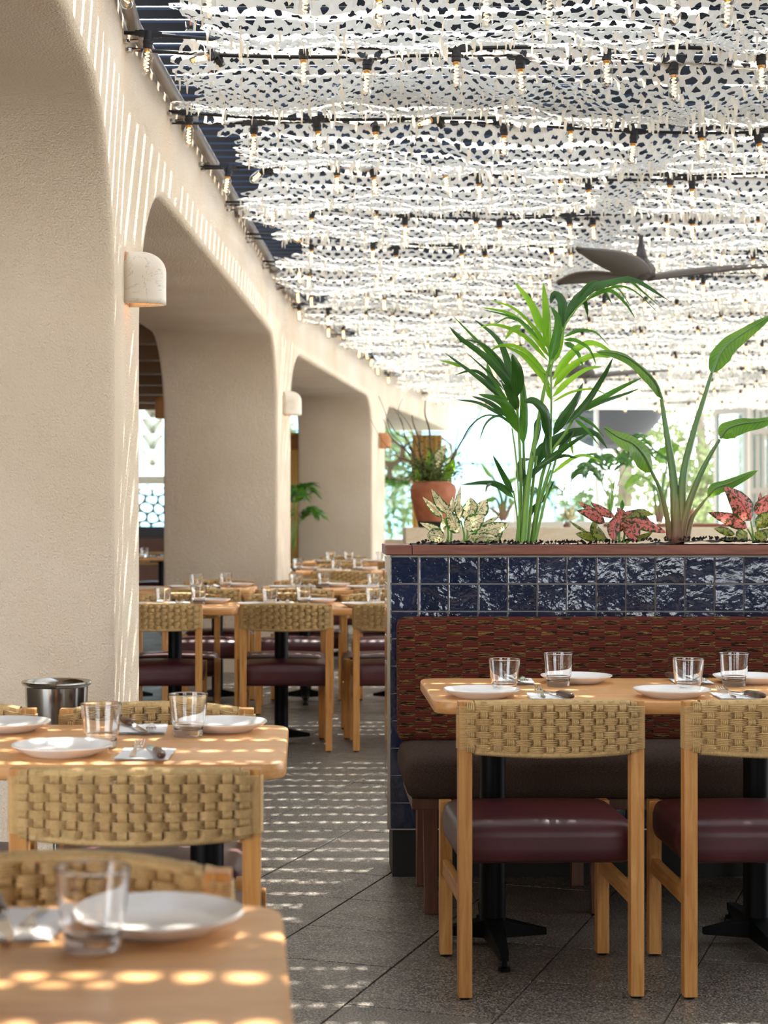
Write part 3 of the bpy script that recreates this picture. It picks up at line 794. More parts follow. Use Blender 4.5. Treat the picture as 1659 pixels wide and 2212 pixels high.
# ================================================================== BOOTH: tiled planter wall and banquette
FY = 6.369
pl = thing('planter_wall', 'blue tiled low wall with a timber capped planter trough on top', 'planter', (.2956, FY, 0))
X1 = 2.35     # right end, relative
MB().box(.004, X1, .004, .27, .17, 1.135).build('wall_core', M['grout'], pl)
MB().box(.012, X1, .012, .262, 0, .172).build('kickplate', M['kick'], pl)
tm = MB().box(-.0501, .0501, -.004, .006, -.0498, .0498).mesh('tile', M['tile'], bevel=.0022)
pitch = .1042
for i in range(22):
    for j in range(10):
        if i == 0:
            o = obj('tile', tm, pl, (.052, .0, 1.135-.0515-j*.0966*1.0)); o.scale = (.95, 1, .935)
        else:
            o = obj('tile', tm, pl, (.1045+pitch*(i-.5), .0, 1.135-.0515-j*.0966)); o.scale = (1, 1, .935)
        o.rotation_euler = (R.gauss(0, .006), 0, R.gauss(0, .006))
for i in range(3):
    for j in range(10):
        o = obj('tile', tm, pl, (.0, .055+i*.09, 1.135-.0515-j*.0966), (0, 0, -PI/2)); o.scale = (.86, 1, .935)
q = MB().box(-.007, .003, -.008, .001, .17, 1.137).box(0, X1, -.008, -.003, .168, .173)
q.build('edge_trim', M['brass'], pl)
def board(x0, x1, y0, y1): MB().box(x0, x1, y0, y1, 1.138, 1.172).build('cap_board', M['cap_wood'], pl, bevel=.003)
board(-.014, .079, -.014, .29); board(.081, X1, -.014, .026); board(.081, X1, .25, .29)
q = MB(); nx = 90
for k in range(nx+1):
    for j in range(6):
        x = .082+(X1-.082)*k/nx; y = .027+.222*j/5
        q.v.append((x, y, 1.163+.010*R.random()+.008*math.sin(x*6)+.012*max(0, math.sin(x*4.2-3.1))))
q.f = [(k*6+j, (k+1)*6+j, (k+1)*6+j+1, k*6+j+1) for k in range(nx) for j in range(5)]
tag(q.build('soil', M['soil'], pl), kind='stuff')
q = MB()
for k in range(700):
    x = R.uniform(.09, X1-.02); y = R.uniform(.03, .245); z = 1.172+.012*R.random()+.014*max(0, math.sin(x*4.2-3.1)); s_ = R.uniform(.003, .010)
    a = R.uniform(0, PI); q.add([(x-s_*math.cos(a), y-s_*math.sin(a), z), (x+.002, y, z+.005+.004*R.random()), (x+s_*math.cos(a), y+s_*math.sin(a), z+R.uniform(-.003, .005)), (x, y-.002, z-.004)], [(0, 1, 2), (0, 2, 3)])
tag(q.build('bark_chips', M['soil'], pl), kind='stuff')

bn = thing('banquette', 'long upholstered bench with striped red back against the blue tiles', 'bench', (.318, 5.77, 0))
L_ = 2.3
MB().rbox(L_/2, .235, .438, L_, .57, .13, .045, puff=.012).build('seat_cushion', M['bench_seat'], bn, smooth=True, merge=True)
m4 = Matrix.Translation((L_/2, .505, .71)) @ Matrix.Rotation(math.radians(-5), 4, 'X')
b = MB().rbox(0, 0, 0, L_, .115, .43, .03, puff=0).mesh('backrest_cushion', M['bench_back'], smooth=True, merge=True)
o = obj('backrest_cushion', b, bn); o.matrix_local = m4
MB().box(.022, L_, .0, .5, .338, .374).build('seat_frame', M['dark_wood'], bn, bevel=.003)
for x in (.085, .62, 1.22, 1.82):
    for y, t in ((.015, 1), (.45, 0)):
        q = MB(); q.add([(x-.021, y, 0), (x+.021, y, 0), (x+.021, y+.042, 0), (x-.021, y+.042, 0), (x-.021-(.006 if t else -.004), y, .338), (x+.021, y, .338), (x+.021, y+.045, .338), (x-.021, y+.045, .338)], [(3,2,1,0),(4,5,6,7),(0,1,5,4),(1,2,6,5),(2,3,7,6),(3,0,4,7)])
        q.build('leg', M['dark_wood'], bn, bevel=.002)

# ================================================================== CHAIRS
def back_y(x): return -.232-.075*(1-(x/.23)**2)
def top_z(x): return .014*(1-(x/.25)**2)
def weave():
    q = MB()
    nc = 15; cw = .5/nc
    Z0, Z1, nb = .664, .776, 7; bh = (Z1-Z0)/nb
    T = .017
    def surf(x, side):          # centre of the woven face
        y = back_y(max(-.23, min(.23, x)))
        T_ = T+.009*min(1, max(0, (abs(x)-.17)/.035))
        return y + (-T_ if side < 0 else T_)
    for b in range(nb):
        zc = Z0+(b+.5)*bh
        for sgn in range(4):
            z_s = zc + (sgn-1.5)*bh/4
            path = []
            n = 6*nc
            def pt(x, side):
                ph = math.tanh(1.3*math.cos(PI*(x+.25)/cw + PI*b))*.0096+.0008
                edge = min(1, max(0, (.236-abs(x))/.03)); ph *= edge
                return (x, surf(x, side) + (-ph if side < 0 else ph) + 0, 0)
            for k in range(n+1): path.append((pt(-.238+.476*k/n, -1), (0, -1)))
            for k in range(1, 5):
                a = -PI/2+PI*k/5; path.append(((.238+.011*math.cos(a), back_y(.23)+(T+.009)*math.sin(a)*1.0, 0), (math.cos(a), math.sin(a))))
            for k in range(n+1): path.append((pt(.238-.476*k/n, 1), (0, 1)))
            for k in range(1, 5):
                a = PI/2+PI*k/5; path.append(((-.238+.011*math.cos(a), back_y(.23)+(T+.009)*math.sin(a), 0), (math.cos(a), math.sin(a))))
            m = len(path); o = len(q.v)
            for (x, y, _), (nx_, ny_) in path:
                zt = top_z(x)*((z_s-.64)/.14) - .006*(1-(x/.25)**2)*(1-(z_s-.64)/.14)
                bl = (4-abs(x)/.0625 > 0)
                for dz, d in ((-bh/9.3, 0), (0, .0034), (bh/9.3, 0)):
                    q.v.append((x+nx_*d, y+ny_*d, z_s+dz+zt))
            for k in range(m):
                k2 = (k+1) % m
                for j in range(2): q.f.append((o+k*3+j, o+k2*3+j, o+k2*3+j+1, o+k*3+j+1))
    for c in range(nc+1):
        xc = -.25+cw*c + (0 if 0 < c < nc else 0)
        if c in (0, nc): continue
        for sgn in range(4):
            xs_ = xc+(sgn-1.5)*.0046
            path = []; nz = 36
            for k in range(nz+1):
                z = .657+.128*k/nz; ph = -math.cos(PI*((z-Z0)/bh-.5)+PI*c)*.0058 if Z0 < z < Z1 else -.001
                path.append((surf(xs_, -1)-ph, z, -1))
            for k in range(nz+1):
                z = .785-.128*k/nz; ph = -math.cos(PI*((z-Z0)/bh-.5)+PI*c)*.0058 if Z0 < z < Z1 else -.001
                path.append((surf(xs_, 1)+ph, z, 1))
            m = len(path); o = len(q.v)
            for y, z, s_ in path:
                zt = top_z(xs_)*((z-.64)/.14) - .006*(1-(xs_/.25)**2)*(1-(z-.64)/.14)
                for dx, d in ((-.0023, 0), (0, .0026), (.0023, 0)): q.v.append((xs_+dx, y+s_*d, z+zt))
            for k in range(m):
                k2 = (k+1) % m
                for j in range(2): q.f.append((o+k*3+j+1, o+k2*3+j+1, o+k2*3+j, o+k*3+j))
    # corded rails along the top and bottom edges
    for zc, lim in ((.778, .206), (.660, .206)):
        n = 150; o = len(q.v)
        for k in range(n+1):
            x = -lim+2*lim*k/n
            rr = (.0092 if k % 2 else .0112)
            zt = top_z(x)*((zc-.64)/.14) - .006*(1-(x/.25)**2)*(1-(zc-.64)/.14)
            for a in range(10):
                an = 2*PI*a/10; q.v.append((x, back_y(x)+math.cos(an)*(rr+.010), zc+zt+math.sin(an)*rr))
        for k in range(n):
            for a in range(10): q.f.append((o+k*10+a, o+k*10+(a+1) % 10, o+(k+1)*10+(a+1) % 10, o+(k+1)*10+a))
    return q.mesh('woven_back', M['rope'], smooth=True)
WV = weave()
seat_me = MB().rbox(0, .012, .402, .486, .412, .116, .036, puff=.016).mesh('seat', M['leather'], smooth=True, merge=True)
bl_me = MB().box(-.018, .018, -.022, .022, .006, .790).mesh('leg', M['chair_wood'], bevel=.003)
fl_me = MB().box(-.018, .018, -.021, .021, .006, .452).mesh('leg', M['chair_wood'], bevel=.003)
gl_me = MB().lathe([(.001, 0), (.014, 0), (.014, .008), (.001, .008)], 10).mesh('glide', M['black'])
st_me = MB().box(-.011, .011, -.212, .212, -.022, .022).mesh('stretcher', M['rail_wood'], bevel=.002)
def make_chair(label):
    t = thing('dining_chair', label, 'chair', (0, 0, 0), 0, 'woven dining chairs')
    obj('woven_back', WV, t); obj('seat', seat_me, t)
    for s_ in (-1, 1):
        for me, y in ((bl_me, -.232), (fl_me, .232)):
            l = obj('leg', me, t, (s_*.229, y, 0)); obj('glide', gl_me, l)
        obj('stretcher', st_me, t, (s_*.229, 0, .262))
    return t
proto = [None]
def chair(x, yback, away, label, rz=0):
    rot = (0 if away else PI)+math.radians(rz)
    off = Vector((0, .232, 0)) if away else Vector((0, -.232, 0))
    loc = Vector((x, yback, 0))+off
    if proto[0] is None:
        proto[0] = make_chair(label); proto[0].location = loc; proto[0].rotation_euler = (0, 0, rot); return proto[0]
    return clone(proto[0], loc, rot, label)
chair(.644, 4.801, True, 'woven backed chair with plum seat, left of the two at the booth table', 1.8)
chair(1.247, 4.801, True, 'woven backed chair with plum seat at the booth table, cut by the right edge', .5)
chair(-.335, 3.559, True, 'woven backed chair nearest the camera, back to us at the second left table')
chair(-.375, 4.61, False, 'woven backed chair facing us across the second left table beside the aisle', 1)
chair(-.94, 4.62, False, 'woven backed chair facing us beside the steel bucket at the left edge', -1)
chair(-.36, 2.56, False, 'woven backed chair facing us, blurred, behind the nearest corner table', -2)
chair(-.80, 9.657, True, 'woven backed chair with back to us, half hidden by the nearest pier')
chair(-.105, 9.657, True, 'woven backed chair in the middle row seen between pier and booth, back to us')
chair(.50, 9.66, True, 'woven backed chair in the middle row half hidden by the blue tiled wall')
chair(-.74, 10.67, False, 'woven backed chair facing us at the middle row table behind the pier', 3)
chair(-.13, 10.67, False, 'woven backed chair facing us across the middle row table in the aisle', -2)
chair(.46, 10.67, False, 'woven backed chair facing us at the middle row beside the blue tiles', 1)
chair(-.66, 11.42, True, 'woven backed chair with back to us in the row behind the middle row, left')
chair(-.07, 11.40, True, 'woven backed chair with back to us in the row behind the middle row, centre')
chair(.55, 11.40, True, 'woven backed chair with back to us in the row behind the middle row, right')
chair(-.60, 12.72, False, 'woven backed chair facing us before the second pier, left of two', 2)
chair(.02, 12.72, False, 'woven backed chair facing us before the second pier, right of two', -2)
chair(.60, 12.74, False, 'woven backed chair facing us past the second pier beside the tiled wall')
chair(.29, 14.75, True, 'woven backed chair with back to us standing alone beyond the second pier')
chair(.88, 14.75, True, 'woven backed chair with back to us far off behind the tiled wall end')
chair(.33, 16.4, False, 'woven backed chair facing us at the far table beyond the second pier')
chair(-.26, 16.42, False, 'woven backed chair facing us at the far table under the second arch', 3)
chair(.36, 17.5, True, 'woven backed chair with back to us at the farthest table in the aisle')
chair(.95, 17.5, True, 'woven backed chair with back to us at the farthest table by the wall')
chair(.40, 19.1, False, 'woven backed chair facing us at the farthest table before the third pier')
chair(-1.72, 20.9, False, 'woven backed chair at the side room table seen through the first arch')

# ================================================================== TABLES
def rrect(x0, x1, y0, y1, r, n=6):
    out = []
    for cx, cy_, a0 in ((x1-r, y1-r, 0), (x0+r, y1-r, 90), (x0+r, y0+r, 180), (x1-r, y0+r, 270)):
        for k in range(n+1):
            a = math.radians(a0+90*k/n); out.append((cx+r*math.cos(a), cy_+r*math.sin(a)))
    return out
def table(name_label, x0, x1, yf, yb, cols, rz=0):
    cx, cy_ = (x0+x1)/2, (yf+yb)/2
    t = thing('dining_table', name_label, 'table', (cx, cy_, 0), math.radians(rz), 'oak dining tables')
    q = MB(); rings = []
    for ins, z in ((.007, .723), (.002, .7255), (0, .730), (0, .753), (.002, .7575), (.007, .76)):
        rings.append([(x, y, z) for x, y in rrect(x0-cx+ins, x1-cx-ins, yf-cy_+ins, yb-cy_-ins, .06-ins)])
    n = len(rings[0]); q.v = [p for r_ in rings for p in r_]
    q.f = [(a*n+k, a*n+(k+1) % n, (a+1)*n+(k+1) % n, (a+1)*n+k) for a in range(5) for k in range(n)]
    q.f += [tuple(range(n))[::-1], tuple(5*n+k for k in range(n))]
    q.build('tabletop', M['table_wood'], t, smooth=.5)
    for c in cols:
        x = c-cx
        co_ = MB().lathe([(.001, .03), (.039, .03), (.039, .705), (.001, .705)], 24, (x, 0, 0)).build('column', M['black'], t, smooth=.5)
        MB().box(x-.12, x+.12, -.17, .17, .705, .722).build('mounting_plate', M['black'], t, bevel=.002)
        q = MB()
        for s_ in (-1, 1):
            q.add([(x-.03, 0, .02), (x+.03, 0, .02), (x+.012, s_*.33, .028), (x-.012, s_*.33, .028), (x-.03, 0, .085), (x+.03, 0, .085), (x+.012, s_*.33, .05), (x-.012, s_*.33, .05)],
                  [(0,1,2,3), (7,6,5,4), (0,4,5,1), (1,5,6,2), (2,6,7,3), (3,7,4,0)])
            q.lathe([(.001, 0), (.018, 0), (.018, .01), (.008, .013), (.008, .04), (.001, .04)], 10, (x, s_*.325, 0))
        for s_ in (-1, 1):
            q.add([(x, -.03, .02), (x, .03, .02), (x+s_*.16, .012, .028), (x+s_*.16, -.012, .028), (x, -.03, .08), (x, .03, .08), (x+s_*.16, .012, .045), (x+s_*.16, -.012, .045)],
                  [(0,1,2,3), (7,6,5,4), (0,4,5,1), (1,5,6,2), (2,6,7,3), (3,7,4,0)])
        q.build('foot', M['black'], t)
    return t
table('oak table with twin black columns before the striped banquette', .3626, 1.545, 5.05, 5.76, (.56, 1.35))
table('oak table in the near left corner, blurred and cut by the frame', -1.2, -.02, 1.76, 2.45, (-.25, -.95), 2.0)
table('oak table second from the camera on the left beside the pier', -1.24, -.042, 3.83, 4.52, (-.228, -1.05))
table('oak table in the middle row running behind the nearest pier', -1.55, -.365, 9.75, 10.45, (-.73, -1.25))
table('oak table in the middle row ending behind the tiled wall', -.335, .84, 9.75, 10.45, (-.135, .62))
table('oak table under the first arch in the row behind the middle row', -1.5, -.335, 11.95, 12.62, (-.6, -1.2))
table('oak table behind the middle row, in line with the aisle', -.30, .88, 11.95, 12.62, (.0, .62))
table('oak table beyond the second pier, its end showing beside it', -1.1, .066, 15.42, 16.1, (-.25, -.85))
table('oak table beyond the second pier, partly behind the tiled wall', .10, 1.3, 15.25, 15.95, (.33, 1.0))
table('farthest oak table in the aisle before the third pier', -.1, 1.2, 18.0, 18.7, (.15, .95))
table('oak table in the side room seen through the first arch', -2.6, -1.3, 20.0, 20.7, (-2.2, -1.62))

# ================================================================== TABLEWARE
plate_me = MB().lathe([(.0005, .008), (.072, .008), (.090, .013), (.104, .0205), (.1085, .0245), (.1105, .0245), (.1105, .022), (.100, .014), (.078, .0045), (.072, .0), (.066, 0), (.064, .0035), (.0005, .0035)], 56).mesh('plate', M['china'], smooth=.9)
gp = [(.0005, 0), (.030, 0), (.031, .0003), (.0325, .002), (.0330, .004), (.0347, .0245), (.0350, .0262), (.0357, .0276), (.0370, .0292), (.0375, .0312), (.0378, .0335), (.0449, .0945), (.0450, .096),
 (.0446, .0972), (.0438, .0976), (.0430, .0972), (.0427, .096), (.0425, .0945), (.0354, .0335), (.0350, .031), (.0338, .0285), (.0332, .0265), (.0329, .0245), (.0322, .0205), (.0312, .0182), (.029, .0168), (.026, .016), (.0005, .0152)]
glass_me = MB().lathe([(r_*1.04, z_*1.04) for r_, z_ in gp], 44).mesh('tumbler', M['tumbler'], smooth=.9)
q = MB(); n = 12
for i in range(n+1):
    for j in range(n+1):
        q.v.append((-.058+.116*i/n, -.085+.17*j/n, .0012+.0012*R.random()))
q.f = [(i*(n+1)+j, (i+1)*(n+1)+j, (i+1)*(n+1)+j+1, i*(n+1)+j+1) for i in range(n) for j in range(n)]
o = len(q.v)
for i in range(n+1):
    for j in range(n+1): q.v.append((-.057+.116*i/n, -.086+.17*j/n, .0042+.0015*R.random()))
q.f += [(o+i*(n+1)+j, o+(i+1)*(n+1)+j, o+(i+1)*(n+1)+j+1, o+i*(n+1)+j+1) for i in range(n) for j in range(n)]
napkin_me = q.mesh('napkin', M['napkin'], smooth=True)
def ribbon(q, pts, ws, th):
    o = len(q.v)
    for (x, y, z), w_ in zip(pts, ws):
        q.v += [(x-w_/2, y, z), (x+w_/2, y, z), (x+w_/2, y, z+th), (x-w_/2, y, z+th)]
    for k in range(len(pts)-1):
        for j in range(4): q.f.append((o+k*4+j, o+k*4+(j+1) % 4, o+(k+1)*4+(j+1) % 4, o+(k+1)*4+j))
    q.f += [(o, o+3, o+2, o+1), tuple(o+(len(pts)-1)*4+j for j in range(4))]
q = MB()
ribbon(q, [(0, -.095, .001), (0, -.085, .0), (0, -.06, .003), (0, -.02, .012), (0, .01, .014), (0, .022, .010), (0, .035, .006)], [.008, .014, .012, .006, .006, .014, .024], .0025)
for k in range(4):
    x = -.0096+.0064*k
    ribbon(q, [(x, .034, .006), (x, .055, .005), (x, .078, .010), (x, .088, .0145)], [.0048, .0036, .003, .002], .002)
fork_me = q.mesh('fork', M['cutlery'], smooth=.6)
q = MB(); ribbon(q, [(0, -.012, .006), (.001, .02, .0035), (.001, .07, .0025), (-.001, .105, .002), (-.004, .122, .002)], [.013, .018, .019, .014, .002], .0018)
q.tube([(0, -.012, .0075), (0, .002, .0065)], [.0065, .005], 10)
blade_me = q.mesh('blade', M['cutlery'], smooth=.6)
q = MB(); pts, rr = [], []
for k in range(12):
    s_ = k/11; pts.append((.0025*math.sin(s_*3), -.112+.1*s_, .0095)); rr.append(.0088*(.72+.35*math.sin(PI*(.12+.8*(1-s_)))) if 0 < k < 11 else .006)
q.tube(pts, rr, 12)
for v in range(len(q.v)): q.v[v] = (q.v[v][0]*1.25, q.v[v][1], q.v[v][2])
handle_me = q.mesh('handle', M['handle'], smooth=True)
HZ = .76
def setting(c, far, place, skip=(), small=False):
    """one place setting; near seat data mirrored through the pair's centre for the far seat"""
    cx, cy_ = c; s_ = -1 if far else 1
    def w_(dx, dy, jit=.006): return (cx+s_*dx+R.uniform(-jit, jit), cy_+s_*dy+R.uniform(-jit, jit))
    base = PI if far else 0
    g = 'table settings'
    if 'plate' not in skip:
        x, y = w_(-.165, -.215); o = obj('plate', plate_me, None, (x, y, HZ+.0004), (0, 0, R.uniform(0, 6))); tag(o, 'white round plate at the '+place, 'plate', g)
    if 'glass' not in skip:
        x, y = w_(-.093, -.103); o = obj('tumbler', glass_me, None, (x, y, HZ+.0004), (0, 0, R.uniform(0, 6))); tag(o, 'clear empty tumbler at the '+place, 'glass', g)
    if 'cut' in skip: return
    x, y = w_(.02, -.225); rz = base+R.uniform(-.05, .05)
    o = obj('napkin', napkin_me, None, (x, y, HZ+.0004), (0, 0, rz)); tag(o, 'folded white napkin at the '+place, 'napkin', g)
    m = Matrix.Rotation(rz, 2)
    def loc(dx, dy): v = m @ Vector((dx, dy)); return (x+v.x, y+v.y, HZ+.0062)
    o = obj('fork', fork_me, None, loc(-.022, .02), (0, 0, rz+R.uniform(-.04, .1))); tag(o, 'steel fork on the napkin at the '+place, 'fork', g)
    t = thing('steak_knife', 'brown handled steak knife at the '+place, 'knife', loc(.022, -.005), rz+.28+R.uniform(-.08, .12), g)
    obj('blade', blade_me, t); obj('handle', handle_me, t)
setting((.675, 5.39), False, 'left chair side place of the booth table')
setting((.675, 5.39), True, 'left bench side place of the booth table')
setting((1.215, 5.39), False, 'right chair side place of the booth table')
setting((1.215, 5.39), True, 'right bench side place of the booth table')
setting((-.35, 2.105), True, 'far place of the nearest corner table')
setting((-.37, 4.175), False, 'near aisle place of the second left table')
setting((-.37, 4.175), True, 'far aisle place of the second left table')
setting((-.90, 4.175), True, 'far inner place of the second left table')
setting((-.70, 10.12), False, 'near place of the middle table by the pier')
setting((-.70, 10.12), True, 'far place of the middle table by the pier')
setting((-.10, 10.12), False, 'near left place of the middle aisle table')
setting((-.10, 10.12), True, 'far left place of the middle aisle table')
setting((.47, 10.12), False, 'near right place of the middle aisle table')
setting((.47, 10.12), True, 'far right place of the middle aisle table')
setting((-.64, 12.3), False, 'near place of the table under the first arch')
setting((-.64, 12.3), True, 'far place of the table under the first arch')
setting((.03, 12.3), False, 'near left place behind the middle row')
setting((.03, 12.3), True, 'far left place behind the middle row')
setting((.55, 12.3), False, 'near right place behind the middle row')
setting((.55, 12.3), True, 'far right place behind the middle row')
setting((-.16, 15.75), False, 'near place of the table beside the second pier')
setting((-.16, 15.75), True, 'far place of the table beside the second pier')
setting((.36, 15.6), False, 'near place of the table beyond the second pier')
setting((.36, 15.6), True, 'far place of the table beyond the second pier')
setting((.92, 15.6), False, 'near wall side place beyond the second pier')
setting((.35, 18.35), False, 'near left place of the farthest table')
setting((.35, 18.35), True, 'far left place of the farthest table')
setting((.85, 18.35), False, 'near right place of the farthest table')
setting((-1.72, 20.35), False, 'near place of the side room table')
setting((-1.60, 20.35), True, 'far place of the side room table', skip=('plate',))

# steel wine bucket on its stand
wb = thing('wine_bucket', 'polished steel wine bucket on a stand against the nearest pier', 'bucket', (-.793, 5.75, 0))
MB().lathe([(.001, .55), (.088, .55), (.094, .56), (.100, .735), (.108, .74), (.112, .747), (.110, .752), (.104, .748), (.098, .74), (.092, .57), (.001, .562)], 40).build('bowl', M['steel'], wb, smooth=.7)
MB().lathe([(.001, .02), (.012, .02), (.012, .55), (.001, .55)], 14).build('pole', M['steel'], wb, smooth=.7)
MB().lathe([(.001, 0), (.13, 0), (.13, .008), (.03, .02), (.001, .022)], 28).build('base', M['steel'], wb, smooth=.7)
MB().lathe([(.075, .535), (.094, .535), (.094, .55), (.075, .55)], 28).build('ring', M['steel'], wb, smooth=.7)
# ================================================================== PLANTS
def cr(pts, n):
    pts = [Vector(p) for p in pts]; P = [2*pts[0]-pts[1]]+pts+[2*pts[-1]-pts[-2]]; out = []
    segs = len(pts)-1
    for k in range(n+1):
        u = k/n*segs; i = min(int(u), segs-1); t = u-i
        a, b, c, d = P[i:i+4]
        out.append(.5*((2*b)+(c-a)*t+(2*a-5*b+4*c-d)*t*t+(3*b-a-3*c+d)*t**3))
    return out
PROF = {'palm': lambda s: (min(1, s*5)**.7)*(1-s)**.55*1.25 if s < 1 else 0,
        'aglo': lambda s: math.sin(PI*min(1, s**.8))**.75*(1-.25*s) if 0 < s < 1 else 0,
        'strel': lambda s: (min(1, s*4.5)**.6)*max(0, 1-s)**.5*1.05 if s < 1 else 0}
def leaf(name, pts, width, prof, m, parent, normal=Vector((0, -1, .15)), fold=.25, n=12, wave=0, label=None):
    c = cr(pts, n); q = MB(); q.uv = []
    nw = 5; o = parent.matrix_world.translation if False else parent.location
    for k, p in enumerate(c):
        t = (c[min(k+1, n)]-c[max(k-1, 0)]).normalized()
        lat = t.cross(normal)
        if lat.length < .05: lat = t.orthogonal()
        lat.normalize(); nn = lat.cross(t).normalized()
        if nn.dot(normal) < 0: nn = -nn
        s_ = k/n; w_ = max(.0004, width*.5*PROF[prof](s_))
        for j in range(nw):
            u = -1+2*j/(nw-1)
            z = -fold*w_*(abs(u)**1.3) + (wave*w_*math.sin(s_*19+u*2)*abs(u) if wave else 0)
            q.v.append(tuple(p+lat*u*w_-nn*(-z) - o)); q.uv.append((j/(nw-1), s_))
    q.f = [(k*nw+j, k*nw+j+1, (k+1)*nw+j+1, (k+1)*nw+j) for k in range(n) for j in range(nw-1)]
    ob = q.build(name, m, parent, smooth=True)
    if label: ob['label'] = label
    return ob
def pts3(px, Y, d0, d1, bow=0):
    n = len(px)-1
    return [at(x, y, Y+d0+(d1-d0)*k/n+bow*math.sin(PI*k/n)) for k, (x, y) in enumerate(px)]
def stems(name, px, w0, w1, Y, parent, m, d0=0, d1=0):
    c = cr(pts3(px, Y, d0, d1), 14); o = parent.location
    k_ = Y/3900
    return MB().tube([p-o for p in c], [(w0+(w1-w0)*k/14)*k_*.5 for k in range(15)], 10).build(name, m, parent, smooth=.9)

YP = 6.51
base = at(1140, 1172, YP)
pm_ = thing('kentia_palm', 'tall green palm with long arching leaflets in the tiled planter', 'plant', (base.x, YP, 1.165))
# each leaflet: outline points from base to tip, width, shade
LF = [
 ([(1176,723),(1148,657),(1111,609)],17,'l'), ([(1185,757),(1181,672),(1174,610)],20,'l'),
 ([(1184,754),(1157,711),(1111,666),(1058,648)],8,'l'), ([(1187,772),(1154,723),(1104,678),(1038,663)],12,'l'),
 ([(1165,735),(1130,697),(1096,681),(1044,669)],7,'m'), ([(1127,695),(1096,686),(1070,700)],5,'m'),
 ([(1185,781),(1134,726),(1073,701),(1033,708)],9,'l'), ([(1126,703),(1107,712),(1091,734)],12,'l'),
 ([(1187,815),(1134,757),(1088,745),(1056,759)],10,'l'), ([(1190,834),(1134,769),(1088,746)],14,'l'),
 ([(1190,864),(1178,826),(1148,788)],10,'l'),
 ([(1110,850),(1094,811),(1058,764),(1027,731),(976,680)],11,'m'), ([(1114,858),(1104,832),(1050,771),(996,731),(971,706)],16,'d'),
 ([(1113,854),(1096,777),(1073,729),(1024,689)],15,'d'), ([(1105,820),(1082,780),(1045,744),(1001,732)],9,'d'),
 ([(1117,858),(1118,800),(1106,764)],26,'d'), ([(1082,857),(1050,827),(1011,798),(961,762)],12,'d'),
 ([(998,792),(973,783),(950,779)],7,'l'), ([(1073,840),(1045,811),(1019,800),(983,810)],8,'d'),
 ([(1098,881),(1078,849),(1061,814),(1052,784)],20,'m'), ([(1088,841),(1058,807),(1042,792),(1007,761)],6,'d'),
 ([(1088,900),(1036,871),(985,863)],7,'d'), ([(1104,904),(1058,869),(1018,855)],12,'d'),
 ([(1119,935),(1096,880),(1073,861),(1033,851)],22,'m'), ([(1130,962),(1133,870),(1122,783)],20,'m'),
 ([(1119,890),(1096,838),(1078,823)],22,'d'), ([(1112,922),(1079,898),(1051,913),(1035,953)],6,'d'),
 ([(1087,901),(1049,897),(1015,922),(990,968)],4,'d'), ([(1186,951),(1180,892),(1155,865),(1131,868)],26,'d'),
 ([(1195,941),(1222,900),(1248,860),(1260,826)],22,'d'), ([(1222,918),(1266,869),(1304,811),(1324,773)],15,'d'),
 ([(1255,887),(1287,867),(1340,837),(1387,815)],15,'m'), ([(1258,887),(1295,869),(1349,851),(1379,840)],9,'d'),
 ([(1157,1010),(1169,977),(1201,951),(1243,932),(1285,934),(1313,970)],25,'d'), ([(1159,1010),(1201,981),(1233,958),(1273,934)],14,'d'),
 ([(1129,1050),(1142,1029),(1180,998),(1218,984),(1247,990)],13,'d'), ([(1190,1025),(1233,991),(1264,983),(1298,996)],9,'l'),
 ([(1130,1046),(1125,1019),(1129,993),(1148,991)],20,'d'), ([(1139,1131),(1150,1103),(1180,1071),(1198,1037)],12,'d'),
 ([(1108,1066),(1083,1019),(1065,984)],12,'d'), ([(1110,1076),(1081,1050),(1050,1042),(996,1047)],14,'d'),
 ([(1062,1044),(1053,1050),(1049,1064)],6,'d'), ([(1220,930),(1230,951),(1239,985)],10,'l'),
 ([(1243,907),(1264,924),(1294,962)],7,'m'), ([(1247,897),(1281,917),(1306,945)],7,'m'),
 ([(1222,700),(1240,655),(1275,622),(1320,609),(1370,603),(1447,651)],22,'d'), ([(1219,714),(1217,652),(1199,636),(1189,656)],24,'d'),
 ([(1228,680),(1247,640),(1262,649),(1270,685)],16,'d'), ([(1245,645),(1282,612),(1304,625),(1322,656)],13,'d'),
 ([(1290,616),(1316,612),(1340,627),(1361,660)],8,'m'), ([(1262,650),(1313,626),(1349,652),(1372,687)],9,'m'),
 ([(1300,628),(1340,618),(1376,632),(1422,676)],5,'m'), ([(1330,605),(1358,605),(1385,627),(1423,660)],6,'m'),
 ([(1218,728),(1250,714),(1286,717),(1315,746)],7,'m'), ([(1218,734),(1244,735),(1273,754),(1288,788)],8,'m'),
 ([(1219,740),(1237,747),(1251,766),(1261,797)],13,'m'), ([(1193,822),(1222,779),(1258,745),(1291,743),(1331,768)],16,'l'),
 ([(1195,838),(1231,795),(1280,768),(1320,772)],15,'l'), ([(1193,858),(1226,824),(1267,797),(1300,792)],12,'l'),
 ([(1193,869),(1231,848),(1277,840),(1312,853)],5,'l'), ([(1190,785),(1208,735),(1216,700)],22,'l'),
 ([(1188,780),(1200,734),(1205,690),(1190,662)],20,'m'), ([(1240,930),(1215,960),(1200,990)],14,'d'),
 ([(1165,900),(1160,940),(1150,985)],16,'d'), ([(1185,1000),(1178,960),(1190,905)],14,'d')]
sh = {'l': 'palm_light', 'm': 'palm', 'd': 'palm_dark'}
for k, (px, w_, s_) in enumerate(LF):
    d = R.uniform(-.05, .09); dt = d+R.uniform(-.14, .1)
    leaf('leaflet', pts3(px, YP, d*.4, dt, R.uniform(-.03, .03)), w_*YP/3900*1.05, 'palm', M[sh[s_]], pm_, Vector((R.uniform(-.5, .5), -1, R.uniform(-.1, .6))), .35)
